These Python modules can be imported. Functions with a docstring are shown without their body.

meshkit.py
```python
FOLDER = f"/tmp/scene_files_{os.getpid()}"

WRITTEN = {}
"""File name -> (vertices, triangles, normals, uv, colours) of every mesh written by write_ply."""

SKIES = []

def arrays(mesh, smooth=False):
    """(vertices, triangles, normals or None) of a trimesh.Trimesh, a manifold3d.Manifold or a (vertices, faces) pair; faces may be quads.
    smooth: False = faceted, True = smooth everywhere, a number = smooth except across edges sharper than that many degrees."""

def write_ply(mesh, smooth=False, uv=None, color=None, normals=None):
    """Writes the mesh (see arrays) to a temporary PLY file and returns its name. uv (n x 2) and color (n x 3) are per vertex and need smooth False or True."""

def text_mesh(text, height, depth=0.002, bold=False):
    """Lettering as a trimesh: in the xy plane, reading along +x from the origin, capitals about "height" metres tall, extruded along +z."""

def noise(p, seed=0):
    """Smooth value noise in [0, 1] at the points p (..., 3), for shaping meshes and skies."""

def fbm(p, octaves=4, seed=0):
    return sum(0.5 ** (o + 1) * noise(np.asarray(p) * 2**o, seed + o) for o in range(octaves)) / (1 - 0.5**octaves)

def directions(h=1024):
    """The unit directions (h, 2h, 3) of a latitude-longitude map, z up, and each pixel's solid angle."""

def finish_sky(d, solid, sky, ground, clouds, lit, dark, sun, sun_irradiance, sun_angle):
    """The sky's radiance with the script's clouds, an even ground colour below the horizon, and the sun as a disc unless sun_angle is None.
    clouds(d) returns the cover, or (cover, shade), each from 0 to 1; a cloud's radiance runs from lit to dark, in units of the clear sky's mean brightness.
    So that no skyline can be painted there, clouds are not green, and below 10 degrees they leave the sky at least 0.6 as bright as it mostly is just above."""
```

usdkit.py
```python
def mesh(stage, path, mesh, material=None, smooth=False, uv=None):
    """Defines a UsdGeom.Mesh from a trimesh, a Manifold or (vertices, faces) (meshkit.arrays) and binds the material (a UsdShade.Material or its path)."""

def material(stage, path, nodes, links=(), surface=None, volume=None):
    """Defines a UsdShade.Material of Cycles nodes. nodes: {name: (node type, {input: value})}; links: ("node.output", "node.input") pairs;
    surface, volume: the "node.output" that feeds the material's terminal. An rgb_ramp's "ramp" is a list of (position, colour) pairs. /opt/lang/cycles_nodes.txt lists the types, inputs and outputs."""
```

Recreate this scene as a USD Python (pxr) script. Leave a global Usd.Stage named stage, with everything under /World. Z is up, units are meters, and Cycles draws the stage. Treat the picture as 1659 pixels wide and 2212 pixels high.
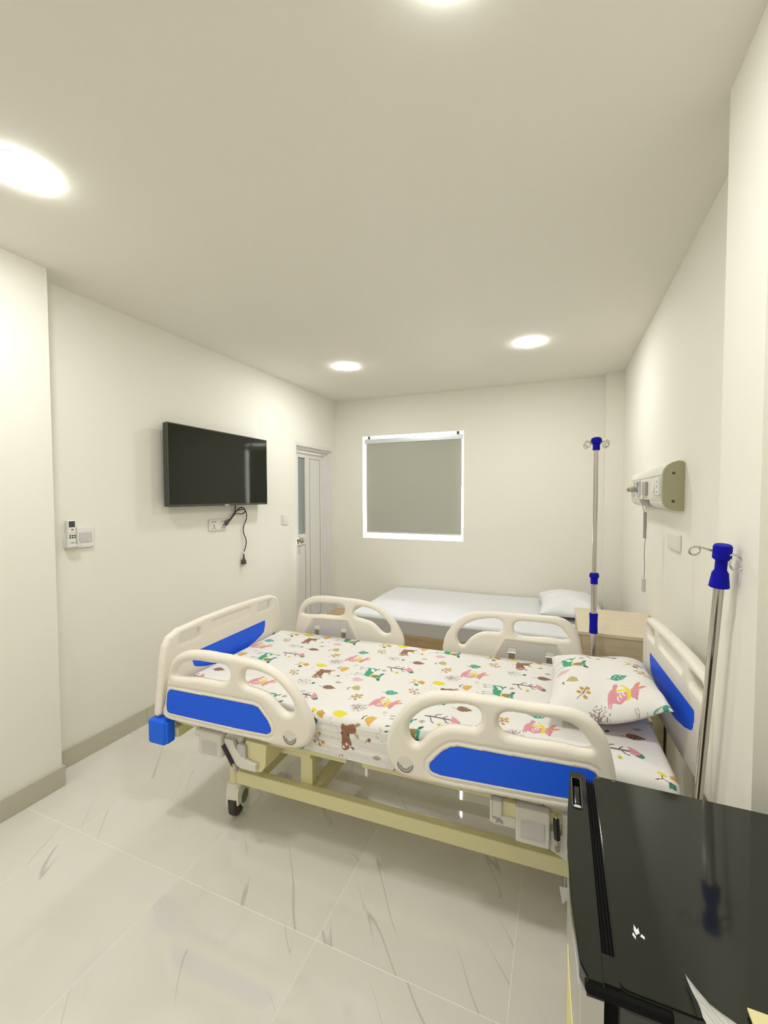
"""A hospital room: adjustable bed, daybed, drip poles, television, refrigerator. OpenUSD, rendered by Cycles."""
import math, random
import numpy as np, trimesh, shapely, manifold3d
from shapely.geometry import Polygon, LineString, Point
from scipy.ndimage import distance_transform_edt
import usdkit, meshkit
from pxr import Usd, UsdGeom, UsdLux, UsdShade, Sdf, Gf, Vt

stage = Usd.Stage.CreateInMemory()
UsdGeom.SetStageUpAxis(stage, 'Z'); UsdGeom.SetStageMetersPerUnit(stage, 1.0)
UsdGeom.Xform.Define(stage, '/World'); UsdGeom.Scope.Define(stage, '/World/Looks')
random.seed(7); RNG = np.random.default_rng(7)

# ---------------------------------------------------------------- camera, sky, exposure
F, YAW, PITCH, ROLL, EYE = 918.0, 0.391, 0.0371, -0.0022, (0.0, 0.0, 1.5)
EXPOSURE = 0.0
SKY_STRENGTH = 16.0          # overcast daylight outside the window
LAMP_STRENGTH = 164.0        # ceiling downlights and an added unseen fill pair, two abreast every 2.5 m
def camera():
    c, s = math.cos, math.sin
    f = np.array([-s(YAW)*c(PITCH), c(YAW)*c(PITCH), -s(PITCH)]); r = np.array([c(YAW), s(YAW), 0]); u = np.cross(r, f)
    r2, u2 = r*c(ROLL)+u*s(ROLL), -r*s(ROLL)+u*c(ROLL)
    cam = UsdGeom.Camera.Define(stage, '/World/camera')
    m = Gf.Matrix4d(*[float(x) for row in ([*r2, 0], [*u2, 0], [*(-f), 0], [*EYE, 1]) for x in row])
    cam.AddTransformOp().Set(m)
    cam.CreateHorizontalApertureAttr(36.0); cam.CreateVerticalApertureAttr(48.0); cam.CreateFocalLengthAttr(36.0*F/1659)
    cam.CreateClippingRangeAttr(Gf.Vec2f(0.02, 200)); cam.CreateExposureAttr(EXPOSURE)
camera()
sky = UsdLux.DomeLight.Define(stage, '/World/sky')
sky.CreateIntensityAttr(SKY_STRENGTH); sky.CreateColorAttr(Gf.Vec3f(0.95, 0.97, 1.0))

# ---------------------------------------------------------------- helpers
def lin(r, g, b):
    return tuple((x/255/12.92 if x/255 <= .04045 else ((x/255+.055)/1.055)**2.4) for x in (r, g, b))
def mat(name, color, rough=.5, bump=None, **kw):
    nodes = {'p': ('principled_bsdf', dict(base_color=color, roughness=rough, **kw))}; links = []
    if bump:
        scale, strength, dist = bump
        nodes |= {'t': ('texture_coordinate', {}), 'n': ('noise_texture', dict(scale=scale, detail=3.0)), 'b': ('bump', dict(strength=strength, distance=dist))}
        links += [('t.object', 'n.vector'), ('n.fac', 'b.height'), ('b.normal', 'p.normal')]
    return usdkit.material(stage, '/World/Looks/'+name, nodes, links, surface='p.BSDF')
used = {}
def numbered(path):
    n = used.get(path, 0); used[path] = n+1
    return path if n == 0 else '%s_%03d' % (path, n)
def meta(prim, label=None, cat=None, group=None, kind=None):
    for k, v in (('label', label), ('category', cat), ('group', group), ('kind', kind)):
        if v: prim.SetCustomDataByKey(k, v)
class T:
    def __init__(s, prim, off): s.prim, s.off, s.path = prim, np.asarray(off, float), str(prim.GetPath())
BETA, BO = math.radians(2.0), np.array([-.68, 1.87, 0])          # the hospital bed's own frame: u to the head end, v across
def bedw(p):
    c, s = math.cos(BETA), math.sin(BETA)
    return np.array([BO[0]+c*p[0]-s*p[1], BO[1]+s*p[0]+c*p[1], p[2]])
def thing(name, label, cat, base=(0, 0, 0), bed=False, group=None, kind=None):
    x = UsdGeom.Xform.Define(stage, numbered('/World/'+name))
    loc = bedw(base) if bed else base
    x.AddTranslateOp().Set(Gf.Vec3d(*map(float, loc)))
    if bed: x.AddRotateZOp().Set(math.degrees(BETA))
    meta(x.GetPrim(), label, cat, group, kind)
    return T(x.GetPrim(), base)
def as_tm(m):
    v, f, _ = meshkit.arrays(m); return trimesh.Trimesh(v, f, process=False)
def part(parent, name, mesh, material, smooth=30, label=None, kind=None):
    if isinstance(mesh, list): mesh = trimesh.util.concatenate([as_tm(m) for m in mesh])
    m = as_tm(mesh); m = trimesh.Trimesh(m.vertices-parent.off, m.faces, process=False)
    p = usdkit.mesh(stage, numbered(parent.path+'/'+name), m, material, smooth=smooth)
    meta(p.GetPrim(), label, kind=kind)
    return T(p.GetPrim(), parent.off)
def solo(name, mesh, material, label=None, cat=None, smooth=30, kind=None, group=None):
    if isinstance(mesh, list): mesh = trimesh.util.concatenate([as_tm(m) for m in mesh])
    p = usdkit.mesh(stage, numbered('/World/'+name), as_tm(mesh), material, smooth=smooth)
    meta(p.GetPrim(), label, cat, group, kind)
    return T(p.GetPrim(), (0, 0, 0))
def bx(x0, x1, y0, y1, z0, z1, r=0.0, seg=8):
    x0, x1, y0, y1, z0, z1 = min(x0, x1), max(x0, x1), min(y0, y1), max(y0, y1), min(z0, z1), max(z0, z1)
    if r <= 0:
        b = trimesh.creation.box([x1-x0, y1-y0, z1-z0]); b.apply_translation([(x0+x1)/2, (y0+y1)/2, (z0+z1)/2]); return b
    r = min(r, (x1-x0)/2.01, (y1-y0)/2.01, (z1-z0)/2.01)
    s = manifold3d.Manifold.sphere(r, seg)
    return manifold3d.Manifold.batch_hull([s.translate((x, y, z)) for x in (x0+r, x1-r) for y in (y0+r, y1-r) for z in (z0+r, z1-r)])
def plate(poly, d0, d1, axes='xz'):
    """A 2-D polygon extruded along the third axis. axes names the two axes the polygon lies in."""
    polys = getattr(poly, 'geoms', [poly]); out = []
    for g in polys:
        m = trimesh.creation.extrude_polygon(g, abs(d1-d0), engine='earcut'); v = m.vertices; lo = min(d0, d1)
        if axes == 'xz': w = np.c_[v[:, 0], lo+v[:, 2], v[:, 1]]; flip = True
        elif axes == 'yz': w = np.c_[lo+v[:, 2], v[:, 0], v[:, 1]]; flip = False
        else: w = np.c_[v[:, 0], v[:, 1], lo+v[:, 2]]; flip = False
        out.append(trimesh.Trimesh(w, m.faces[:, ::-1] if flip else m.faces, process=False))
    return trimesh.util.concatenate(out)
def rrect(x0, x1, y0, y1, r, q=4):
    return shapely.box(x0+r, y0+r, x1-r, y1-r).buffer(r, quad_segs=q)
def tube(pts, r, sides=10):
    p = np.asarray(pts, float); t = np.gradient(p, axis=0); t /= np.linalg.norm(t, axis=1, keepdims=True)+1e-12
    a = np.cross(t[0], [0, 0, 1.0] if abs(t[0][2]) < .9 else [1.0, 0, 0]); A = []
    for i in range(len(p)):
        a = a-t[i]*(a@t[i]); a /= np.linalg.norm(a); A.append(a.copy())
    A = np.array(A); Bv = np.cross(t, A); ang = np.arange(sides)*2*np.pi/sides
    rr = np.broadcast_to(r, (len(p),))[:, None, None]
    v = (p[:, None]+rr*(np.cos(ang)[None, :, None]*A[:, None]+np.sin(ang)[None, :, None]*Bv[:, None])).reshape(-1, 3)
    i, j = np.meshgrid(np.arange(len(p)-1), np.arange(sides), indexing='ij')
    q = np.stack([i*sides+j, i*sides+(j+1) % sides, (i+1)*sides+(j+1) % sides, (i+1)*sides+j], -1).reshape(-1, 4)
    f = np.vstack([q[:, [0, 1, 2]], q[:, [0, 2, 3]]]); n = len(v)
    v = np.vstack([v, p[0], p[-1]]); k = np.arange(sides); e = (len(p)-1)*sides
    f = np.vstack([f, np.c_[(k+1) % sides, k, np.full(sides, n)], np.c_[e+k, e+(k+1) % sides, np.full(sides, n+1)]])
    return trimesh.Trimesh(v, f, process=False)
def spline(pts, n=8):
    from scipy.interpolate import CubicSpline
    p = np.asarray(pts, float); s = np.r_[0, np.cumsum(np.linalg.norm(np.diff(p, axis=0), axis=1))]
    return CubicSpline(s, p)(np.linspace(0, s[-1], n*(len(p)-1)+1))
def lathe(prof, center, axis=(0, 0, 1), sides=24):
    m = trimesh.creation.revolve(np.asarray(prof, float), sections=sides)
    m.apply_transform(trimesh.geometry.align_vectors([0, 0, 1], axis)); m.apply_translation(center); return m
def cyl(a, b, r, sides=16):
    a, b = np.asarray(a, float), np.asarray(b, float); return lathe([(0, 0), (r, 0), (r, np.linalg.norm(b-a)), (0, np.linalg.norm(b-a))], a, (b-a)/np.linalg.norm(b-a), sides)
def closed_spline(pts, n=6):
    from scipy.interpolate import CubicSpline
    p = np.asarray(pts, float); p = np.vstack([p, p[:1]]); s = np.r_[0, np.cumsum(np.linalg.norm(np.diff(p, axis=0), axis=1))]
    return CubicSpline(s, p, bc_type='periodic')(np.linspace(0, s[-1], n*(len(p)-1)+1)[:-1])
def mirror(m, axis, about=0.0):
    m = as_tm(m).copy(); m.vertices[:, axis] = 2*about-m.vertices[:, axis]; m.faces = m.faces[:, ::-1]; return m

class Field:
    """Signed distance to the edge of a 2-D shape (positive inside), for blow-moulded plastic."""
    def __init__(s, poly, h=.0015, pad=.03):
        x0, y0, x1, y1 = poly.bounds; s.h, s.o = h, (x0-pad, y0-pad)
        xs, ys = np.arange(x0-pad, x1+pad, h), np.arange(y0-pad, y1+pad, h)
        g = shapely.contains_xy(poly, *np.meshgrid(xs, ys, indexing='ij'))
        s.d = (distance_transform_edt(g)-distance_transform_edt(~g))*h
        s.n = np.array(s.d.shape)-2
    def __call__(s, x, y):
        fx, fy = (x-s.o[0])/s.h, (y-s.o[1])/s.h
        i, j = min(max(int(fx), 0), s.n[0]), min(max(int(fy), 0), s.n[1]); a, b = fx-i, fy-j; d = s.d
        return (d[i, j]*(1-a)+d[i+1, j]*a)*(1-b)+(d[i, j+1]*(1-a)+d[i+1, j+1]*a)*b
def moulded(poly, half, r, edge=.006, carve=None):
    """poly in (a, b) becomes a solid in (a, t, b), |t| <= half, edges rounded with r. carve(a, b, t) takes thickness away."""
    F2 = Field(poly); x0, y0, x1, y1 = poly.bounds; hyp = math.hypot
    def f(a, t, b):
        T = half-(carve(a, b, t) if carve else 0.0)
        q1, q2 = r-F2(a, b), abs(t)-(T-r)
        return r-hyp(max(q1, 0), max(q2, 0))-min(max(q1, q2), 0)
    m = manifold3d.Manifold.level_set(f, [x0-.01, -half-.01, y0-.01, x1+.01, half+.01, y1+.01], edge)
    return as_tm(m.simplify(.00025))

# ---------------------------------------------------------------- materials
M = {}
M['wall'] = mat('wall_paint', (.855, .828, .726), .75, bump=(160, .04, .004))
M['ceiling'] = mat('ceiling_paint', (.865, .84, .745), .85)
M['skirt'] = mat('skirting_tile', lin(196, 191, 170), .22)
M['white'] = mat('white_plastic', (.80, .79, .74), .35)
M['ivory'] = mat('ivory_plastic', (.76, .74, .64), .35)
M['doorw'] = mat('door_white', (.80, .785, .735), .38)
M['frost'] = mat('frosted_glass', (.26, .28, .27), .35)
M['alu'] = mat('aluminium', (.72, .74, .76), .35, metallic=.6)
M['steel'] = mat('stainless_steel', (.58, .55, .50), .18, metallic=1.0)
M['steel2'] = mat('polished_steel', (.72, .70, .66), .12, metallic=1.0)
M['brass'] = mat('knob_metal', (.52, .47, .38), .2, metallic=1.0)
M['black'] = mat('black_plastic', (.012, .012, .012), .35)
M['dark'] = mat('dark_grey_plastic', (.05, .05, .045), .4)
M['grey'] = mat('grey_plastic', (.36, .345, .33), .45)
M['lgrey'] = mat('light_grey_plastic', (.60, .585, .56), .42)
M['screen'] = mat('tv_screen', (.010, .012, .006), .05, specular_ior_level=.4)
M['cream'] = mat('cream_bed_plastic', (.865, .81, .70), .42, bump=(900, .03, .001))
M['blue'] = mat('blue_panel', (.010, .115, .86), .42, specular_ior_level=.3)
M['bumper'] = mat('blue_bumper', (.012, .14, .88), .45, specular_ior_level=.3)
M['iv'] = mat('blue_clamp', (.001, .001, .36), .6, specular_ior_level=.2)
M['frame'] = mat('beige_steel_frame', (.80, .75, .42), .42)
M['deck'] = mat('bed_deck', (.70, .65, .36), .5)
M['mech'] = mat('mechanism_plastic', (.74, .72, .64), .42)
M['rubber'] = mat('rubber', (.05, .047, .045), .6)
M['green'] = mat('caster_cap', (.14, .20, .13), .45)
M['mark'] = mat('dial_marks', (.20, .18, .15), .6)
M['groove'] = mat('matt_black_rubber', (.006, .006, .006), .9, specular_ior_level=.15)
M['sheetw'] = mat('white_sheet', (.80, .80, .80), .8, bump=(500, .05, .002))
M['mattress2'] = mat('daybed_sheet', (.76, .76, .77), .75, bump=(14, .25, .01))
M['fridge'] = mat('black_gloss', (.013, .015, .011), .07)
M['fdoor'] = mat('fridge_door', (.55, .54, .50), .35, metallic=.5)
M['red'] = mat('red_key', (.55, .16, .08), .5)
M['yellow'] = mat('yellow_label', (.78, .70, .28), .5)
M['outlet'] = mat('socket_holes', (.10, .09, .08), .7)
M['seam'] = mat('door_groove', (.30, .27, .22), .7)
M['grout'] = mat('grout', (.90, .88, .80), .6)
M['paper'] = mat('paper', (.78, .78, .76), .7)
M['lamp'] = usdkit.material(stage, '/World/Looks/lamp_diffuser', {'e': ('emission', dict(color=(.98, .985, 1.0), strength=LAMP_STRENGTH))}, [], surface='e.emission')
M['bag'] = usdkit.material(stage, '/World/Looks/clear_plastic_bag', {'t': ('transparent_bsdf', dict(color=(.93, .93, .92))), 'g': ('glossy_bsdf', dict(color=(1, 1, 1), roughness=.12)), 'd': ('diffuse_bsdf', dict(color=(.8, .8, .78))), 'l': ('layer_weight', dict(blend=.35)), 'm1': ('mix_closure', dict(fac=.45)), 'm2': ('mix_closure', {})},
    [('t.BSDF', 'm1.closure1'), ('d.BSDF', 'm1.closure2'), ('l.fresnel', 'm2.fac'), ('m1.closure', 'm2.closure1'), ('g.BSDF', 'm2.closure2')], surface='m2.closure')
M['glass'] = usdkit.material(stage, '/World/Looks/window_glass', {'t': ('transparent_bsdf', dict(color=(.95, .97, .97))), 'g': ('glossy_bsdf', dict(color=(1, 1, 1), roughness=.02)), 'f': ('fresnel', dict(IOR=1.45)), 'm': ('mix_closure', {})},
    [('f.fac', 'm.fac'), ('t.BSDF', 'm.closure1'), ('g.BSDF', 'm.closure2')], surface='m.closure')
M['blind'] = usdkit.material(stage, '/World/Looks/blind_fabric', {'d': ('diffuse_bsdf', dict(color=(.46, .46, .385))), 't': ('translucent_bsdf', dict(color=(.45, .46, .40))), 'm': ('mix_closure', dict(fac=.02))},
    [('d.BSDF', 'm.closure1'), ('t.BSDF', 'm.closure2')], surface='m.closure')
def wood(name, c1, c2, rough, scale):
    return usdkit.material(stage, '/World/Looks/'+name, {'t': ('texture_coordinate', {}), 'm': ('mapping', dict(scale=scale)), 'n': ('noise_texture', dict(scale=6.0, detail=6.0, roughness=.6, distortion=.4)),
        'r': ('rgb_ramp', {'ramp': [(.3, c1), (.7, c2)]}), 'p': ('principled_bsdf', dict(roughness=rough))},
        [('t.object', 'm.vector'), ('m.vector', 'n.vector'), ('n.fac', 'r.fac'), ('r.color', 'p.base_color')], surface='p.BSDF')
M['wood'] = wood('light_wood_laminate', (.52, .43, .28), (.64, .54, .37), .5, (1.0, 1.0, 9.0))
M['woodtop'] = wood('light_wood_top', (.62, .53, .37), (.72, .63, .46), .45, (1.0, 9.0, 1.0))
M['oak'] = wood('oak_base', (.33, .22, .10), (.47, .34, .17), .5, (1.0, 9.0, 14.0))
# polished marble tile: grey veins running diagonally, another stretch of vein on every tile
M['tile'] = usdkit.material(stage, '/World/Looks/marble_tile', {
    'g': ('geometry', {}), 'o': ('object_info', {}), 'oc': ('vector_math', dict(math_type='scale', scale=17.0)), 'cmb': ('combine_xyz', {}),
    'add': ('vector_math', dict(math_type='add')),
    'rot': ('mapping', dict(rotation=(0, 0, math.radians(50)))), 'str': ('mapping', dict(scale=(.85, 6.5, 1.0))),
    'n': ('noise_texture', dict(scale=.85, detail=2.0, roughness=.45, distortion=.0)),
    's1': ('math', dict(math_type='subtract', value2=.5)), 's2': ('math', dict(math_type='absolute')),
    'w': ('noise_texture', dict(scale=1.7, detail=1.0)), 'wr': ('map_range', dict(from_min=.50, from_max=.72, to_min=.0008, to_max=.017, clamp=True)), 'wm': ('map_range', dict(from_min=.44, from_max=.58, to_min=.0, to_max=.5, clamp=True)),
    'dv': ('math', dict(math_type='divide')), 'inv': ('math', dict(math_type='subtract', value1=1.0, use_clamp=True)),
    'pw': ('math', dict(math_type='multiply')),
    'c': ('noise_texture', dict(scale=2.0, detail=3.0)), 'cr': ('rgb_ramp', {'ramp': [(.35, (.72, .69, .61)), (.65, (.77, .74, .66))]}),
    'mx': ('mix', dict(color2=(.30, .285, .235))), 'p': ('principled_bsdf', dict(roughness=.035, ior=1.5, specular_ior_level=.85))},
    [('o.random', 'cmb.x'), ('o.random', 'cmb.y'), ('cmb.vector', 'oc.vector1'), ('g.position', 'add.vector1'), ('oc.vector', 'add.vector2'),
     ('add.vector', 'rot.vector'), ('rot.vector', 'str.vector'), ('str.vector', 'n.vector'), ('n.fac', 's1.value1'), ('s1.value', 's2.value1'),
     ('str.vector', 'w.vector'), ('w.fac', 'wr.value'), ('w.fac', 'wm.value'), ('wm.result', 'pw.value2'), ('s2.value', 'dv.value1'), ('wr.result', 'dv.value2'), ('dv.value', 'inv.value2'), ('inv.value', 'pw.value1'),
     ('add.vector', 'c.vector'), ('c.fac', 'cr.fac'), ('cr.color', 'mx.color1'), ('pw.value', 'mx.fac'), ('mx.color', 'p.base_color')], surface='p.BSDF')
M['print'] = usdkit.material(stage, '/World/Looks/printed_cotton', {'a': ('attribute', dict(attribute='print')), 't': ('texture_coordinate', {}), 'n': ('noise_texture', dict(scale=700.0, detail=1.0)), 'b': ('bump', dict(strength=.04, distance=.001)), 'p': ('principled_bsdf', dict(roughness=.8))},
    [('a.color', 'p.base_color'), ('t.object', 'n.vector'), ('n.fac', 'b.height'), ('b.normal', 'p.normal')], surface='p.BSDF')

# ---------------------------------------------------------------- the room
XL, XR, YB, YF, ZC = -2.513, .54, 4.57, -2.75, 2.636
PLX, PL0, PL1 = -2.37, .62, 1.355            # pier on the left wall
PRX, PR0, PR1 = .432, 1.245, 1.518           # pier on the right wall
floor = solo('floor', bx(XL-.25, XR+.25, YF-.15, YB+.25, -.12, -.0006), M['grout'], kind='structure')
gx, gy, TS, GAP = -1.986, 1.19, .622, .0022
for i in range(-2, 6):
    for j in range(-7, 7):
        x0, x1, y0, y1 = max(gx+i*TS, XL-.12), min(gx+(i+1)*TS, XR+.02), max(gy+j*TS, YF), min(gy+(j+1)*TS, YB+.02)
        if x1-x0 > .03 and y1-y0 > .03:
            a, b, c, d = x0+GAP/2, x1-GAP/2, y0+GAP/2, y1-GAP/2; e = .0004
            v = [(a, c, -.004), (b, c, -.004), (b, d, -.004), (a, d, -.004), (a, c, -e), (b, c, -e), (b, d, -e), (a, d, -e), (a+e, c+e, 0), (b-e, c+e, 0), (b-e, d-e, 0), (a+e, d-e, 0)]
            f = [(0, 1, 5, 4), (1, 2, 6, 5), (2, 3, 7, 6), (3, 0, 4, 7), (4, 5, 9, 8), (5, 6, 10, 9), (6, 7, 11, 10), (7, 4, 8, 11), (8, 9, 10, 11), (0, 3, 2, 1)]
            part(floor, 'floor_tile', (np.array(v), np.array(f)), M['tile'], smooth=False)
solo('ceiling', bx(XL-.25, XR+.25, YF-.15, YB+.25, ZC, ZC+.15), M['ceiling'], kind='structure')
DY0, DY1, DZ = 3.70, 4.482, 2.062            # door opening in the left wall
solo('wall_left', [bx(XL-.2, XL, YF, DY0, -.1, ZC), bx(XL-.2, XL, DY1, YB+.2, -.1, ZC), bx(XL-.2, XL, DY0, DY1, DZ, ZC), bx(XL-.01, PLX, PL0, PL1, -.1, ZC)], M['wall'], kind='structure', smooth=False)
solo('wall_right', [bx(XR, XR+.2, YF, YB+.2, -.1, ZC), bx(PRX, XR+.01, PR0, PR1, -.1, ZC)], M['wall'], kind='structure', smooth=False)
WX0, WX1, WZ0, WZ1 = -2.155, -.955, 1.008, 2.203
solo('wall_back', [bx(XL-.01, WX0, YB, YB+.2, -.1, ZC), bx(WX1, XR+.01, YB, YB+.2, -.1, ZC), bx(WX0, WX1, YB, YB+.2, -.1, WZ0), bx(WX0, WX1, YB, YB+.2, WZ1, ZC), bx(.392, XR+.01, 4.47, YB+.01, -.1, ZC)], M['wall'], kind='structure', smooth=False)
solo('wall_front', bx(XL-.2, XR+.2, YF-.15, YF, -.1, ZC), M['wall'], kind='structure', smooth=False)
def skirting(side, runs, thick=.011, h=.105):
    root = thing('baseboard_'+side, None, None, kind='structure')
    for axis, at, out, a, b in runs:
        n = max(1, round(abs(b-a)/TS)); cuts = np.linspace(a, b, n+1)
        for c0, c1 in zip(cuts[:-1], cuts[1:]):
            c0, c1 = c0+.0006, c1-.0006
            part(root, 'skirting_tile', bx(at, at+out*thick, c0, c1, 0.0005, h, .002, 8) if axis == 'x' else bx(c0, c1, at, at+out*thick, 0.0005, h, .002, 8), M['skirt'])
skirting('left', [('x', XL, 1, YF, PL0), ('x', PLX, 1, PL0-.011, PL1+.011), ('y', PL1, 1, XL+.011, PLX), ('x', XL, 1, PL1+.012, DY0), ('x', XL, 1, DY1, YB)])
skirting('right', [('x', XR, -1, YF, PR0-.011), ('x', PRX, -1, PR0-.011, PR1+.011), ('x', XR, -1, PR1+.012, 4.47)])
skirting('back', [('y', YB, -1, XL+.011, .392), ('y', 4.47, -1, .392, XR-.011)])

# window, blind
win = thing('window_1', 'bright window set in the back wall behind a roller blind', 'window', ((WX0+WX1)/2, YB, WZ0), kind='structure')
wy = YB+.12
part(win, 'window_frame', [bx(WX0+.001, WX0+.014, wy, wy+.05, WZ0+.001, WZ1-.001), bx(WX1-.014, WX1-.001, wy, wy+.05, WZ0+.001, WZ1-.001), bx(WX0+.014, WX1-.014, wy, wy+.05, WZ0+.001, WZ0+.014), bx(WX0+.014, WX1-.014, wy, wy+.05, WZ1-.014, WZ1-.001), bx((WX0+WX1)/2-.025, (WX0+WX1)/2+.025, wy, wy+.05, WZ0+.014, WZ1-.014)], M['white'])
for a, b in ((WX0+.014, (WX0+WX1)/2-.025), ((WX0+WX1)/2+.025, WX1-.014)):
    part(win, 'window_pane', bx(a, b, wy+.022, wy+.028, WZ0+.014, WZ1-.014), M['glass'], smooth=False)
bl = thing('roller_blind', 'olive grey roller blind pulled down over the window with light leaking round it', 'blind', ((WX0+WX1)/2, YB+.03, WZ0+.07))
by = YB+.035
part(bl, 'blind_fabric', bx(WX0+.034, WX1-.03, by-.0007, by+.0007, WZ0+.07, WZ1-.07), M['blind'], smooth=False)
part(bl, 'head_box', bx(WX0+.012, WX1-.012, by-.012, by+.026, WZ1-.088, WZ1-.030, .008), M['alu'], label='pale grey head box')
part(bl, 'bottom_bar', bx(WX0+.034, WX1-.03, by-.008, by+.008, WZ0+.06, WZ0+.078, .004), M['lgrey'])
for x in (WX0+.07, WX1-.07): part(bl, 'bracket', bx(x-.012, x+.012, by-.005, by+.015, WZ1-.031, WZ1-.0005), M['dark'])

# door
dr = thing('door_1', 'white panelled door with a narrow frosted glass strip, set back in the left wall', 'door', (XL-.09, (DY0+DY1)/2, 0), kind='structure')
JX = XL-.095
part(dr, 'door_frame', [bx(JX-.02, XL-.001, DY1-.028, DY1-.0005, .0, DZ-.03), bx(JX-.02, XL-.03, DY1-.052, DY1-.028, 0, DZ-.055), bx(JX-.02, XL-.06, DY1-.07, DY1-.052, 0, DZ-.075),
    bx(JX-.02, XL-.001, DY0+.0005, DY0+.028, 0, DZ-.03), bx(JX-.02, XL-.03, DY0+.028, DY0+.05, 0, DZ-.055),
    bx(JX-.02, XL-.001, DY0+.0005, DY1-.0005, DZ-.03, DZ-.0005), bx(JX-.02, XL-.03, DY0+.0005, DY1-.028, DZ-.055, DZ-.03), bx(JX-.02, XL-.06, DY0+.0005, DY1-.052, DZ-.075, DZ-.055)], M['doorw'])
LY0, LY1, LZ1 = DY0+.052, DY1-.072, DZ-.078
lx = JX
gl = (3.895, 4.035, 1.085, 1.925)
part(dr, 'door_leaf', [bx(lx-.04, lx, LY0, gl[0], .008, LZ1), bx(lx-.04, lx, gl[1], LY1, .008, LZ1), bx(lx-.04, lx, gl[0], gl[1], gl[3], LZ1), bx(lx-.04, lx, gl[0], gl[1], .008, gl[2])], M['doorw'], smooth=False)
part(dr, 'glass_strip', bx(lx-.025, lx-.012, gl[0], gl[1], gl[2], gl[3]), M['frost'], smooth=False, label='grey frosted glass strip')
def frame_line(y0, y1, z0, z1, w=.006):
    return [bx(lx-.001, lx+.0012, y0, y0+w, z0, z1), bx(lx-.001, lx+.0012, y1-w, y1, z0, z1), bx(lx-.001, lx+.0012, y0, y1, z1-w, z1), bx(lx-.001, lx+.0012, y0, y1, z0, z0+w)]
part(dr, 'panel_groove', frame_line(4.12, 4.345, .12, 1.925), M['seam'], smooth=False)
part(dr, 'panel_groove', frame_line(LY0+.03, 4.03, .12, .965), M['seam'], smooth=False)
kb = part(dr, 'door_knob', lathe([(0, 0), (.034, 0), (.034, .006), (.012, .009), (.011, .03), (.022, .036), (.031, .05), (.030, .062), (.02, .072), (0, .075)], (lx, 3.875, 1.026), (1, 0, 0)), M['brass'], smooth=40, label='round satin metal knob')
part(kb, 'keyhole', lathe([(0, 0), (.006, 0), (.006, .002), (0, .002)], (lx+.0745, 3.875, 1.026), (1, 0, 0), 12), M['dark'])
part(dr, 'latch_plate', bx(lx-.001, lx+.002, LY0, LY0+.03, .95, 1.1), M['steel'])

# ---------------------------------------------------------------- downlights
def downlight(x, y, label):
    t = thing('downlight', label, 'ceiling light', (x, y, ZC), group='ceiling downlights')
    part(t, 'trim_ring', lathe([(.076, -.0003), (.092, -.0003), (.0915, -.0011), (.086, -.0014), (.076, -.0014)], (x, y, ZC), sides=40), M['white'])
    part(t, 'diffuser', lathe([(.0862, -.0015), (.085, -.0055), (.08, -.0075), (.05, -.0088), (0, -.0092)], (x, y, ZC), sides=40), M['lamp'], smooth=True, label='glowing white diffuser')
downlight(-1.745, 3.36, 'round white downlight in the ceiling nearest the window and television corner')
downlight(-.217, 3.36, 'round white downlight in the ceiling above the daybed pillow end')
downlight(-1.745, .93, 'large glowing downlight cut by the left edge of the picture')
downlight(-.217, .884, 'downlight just above the top edge of the picture, seen by its glow')
downlight(-1.745, -1.55, 'left downlight of the unseen pair added as fill behind the camera')  # unseen pair, added to brighten bed and refrigerator from the front
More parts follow.
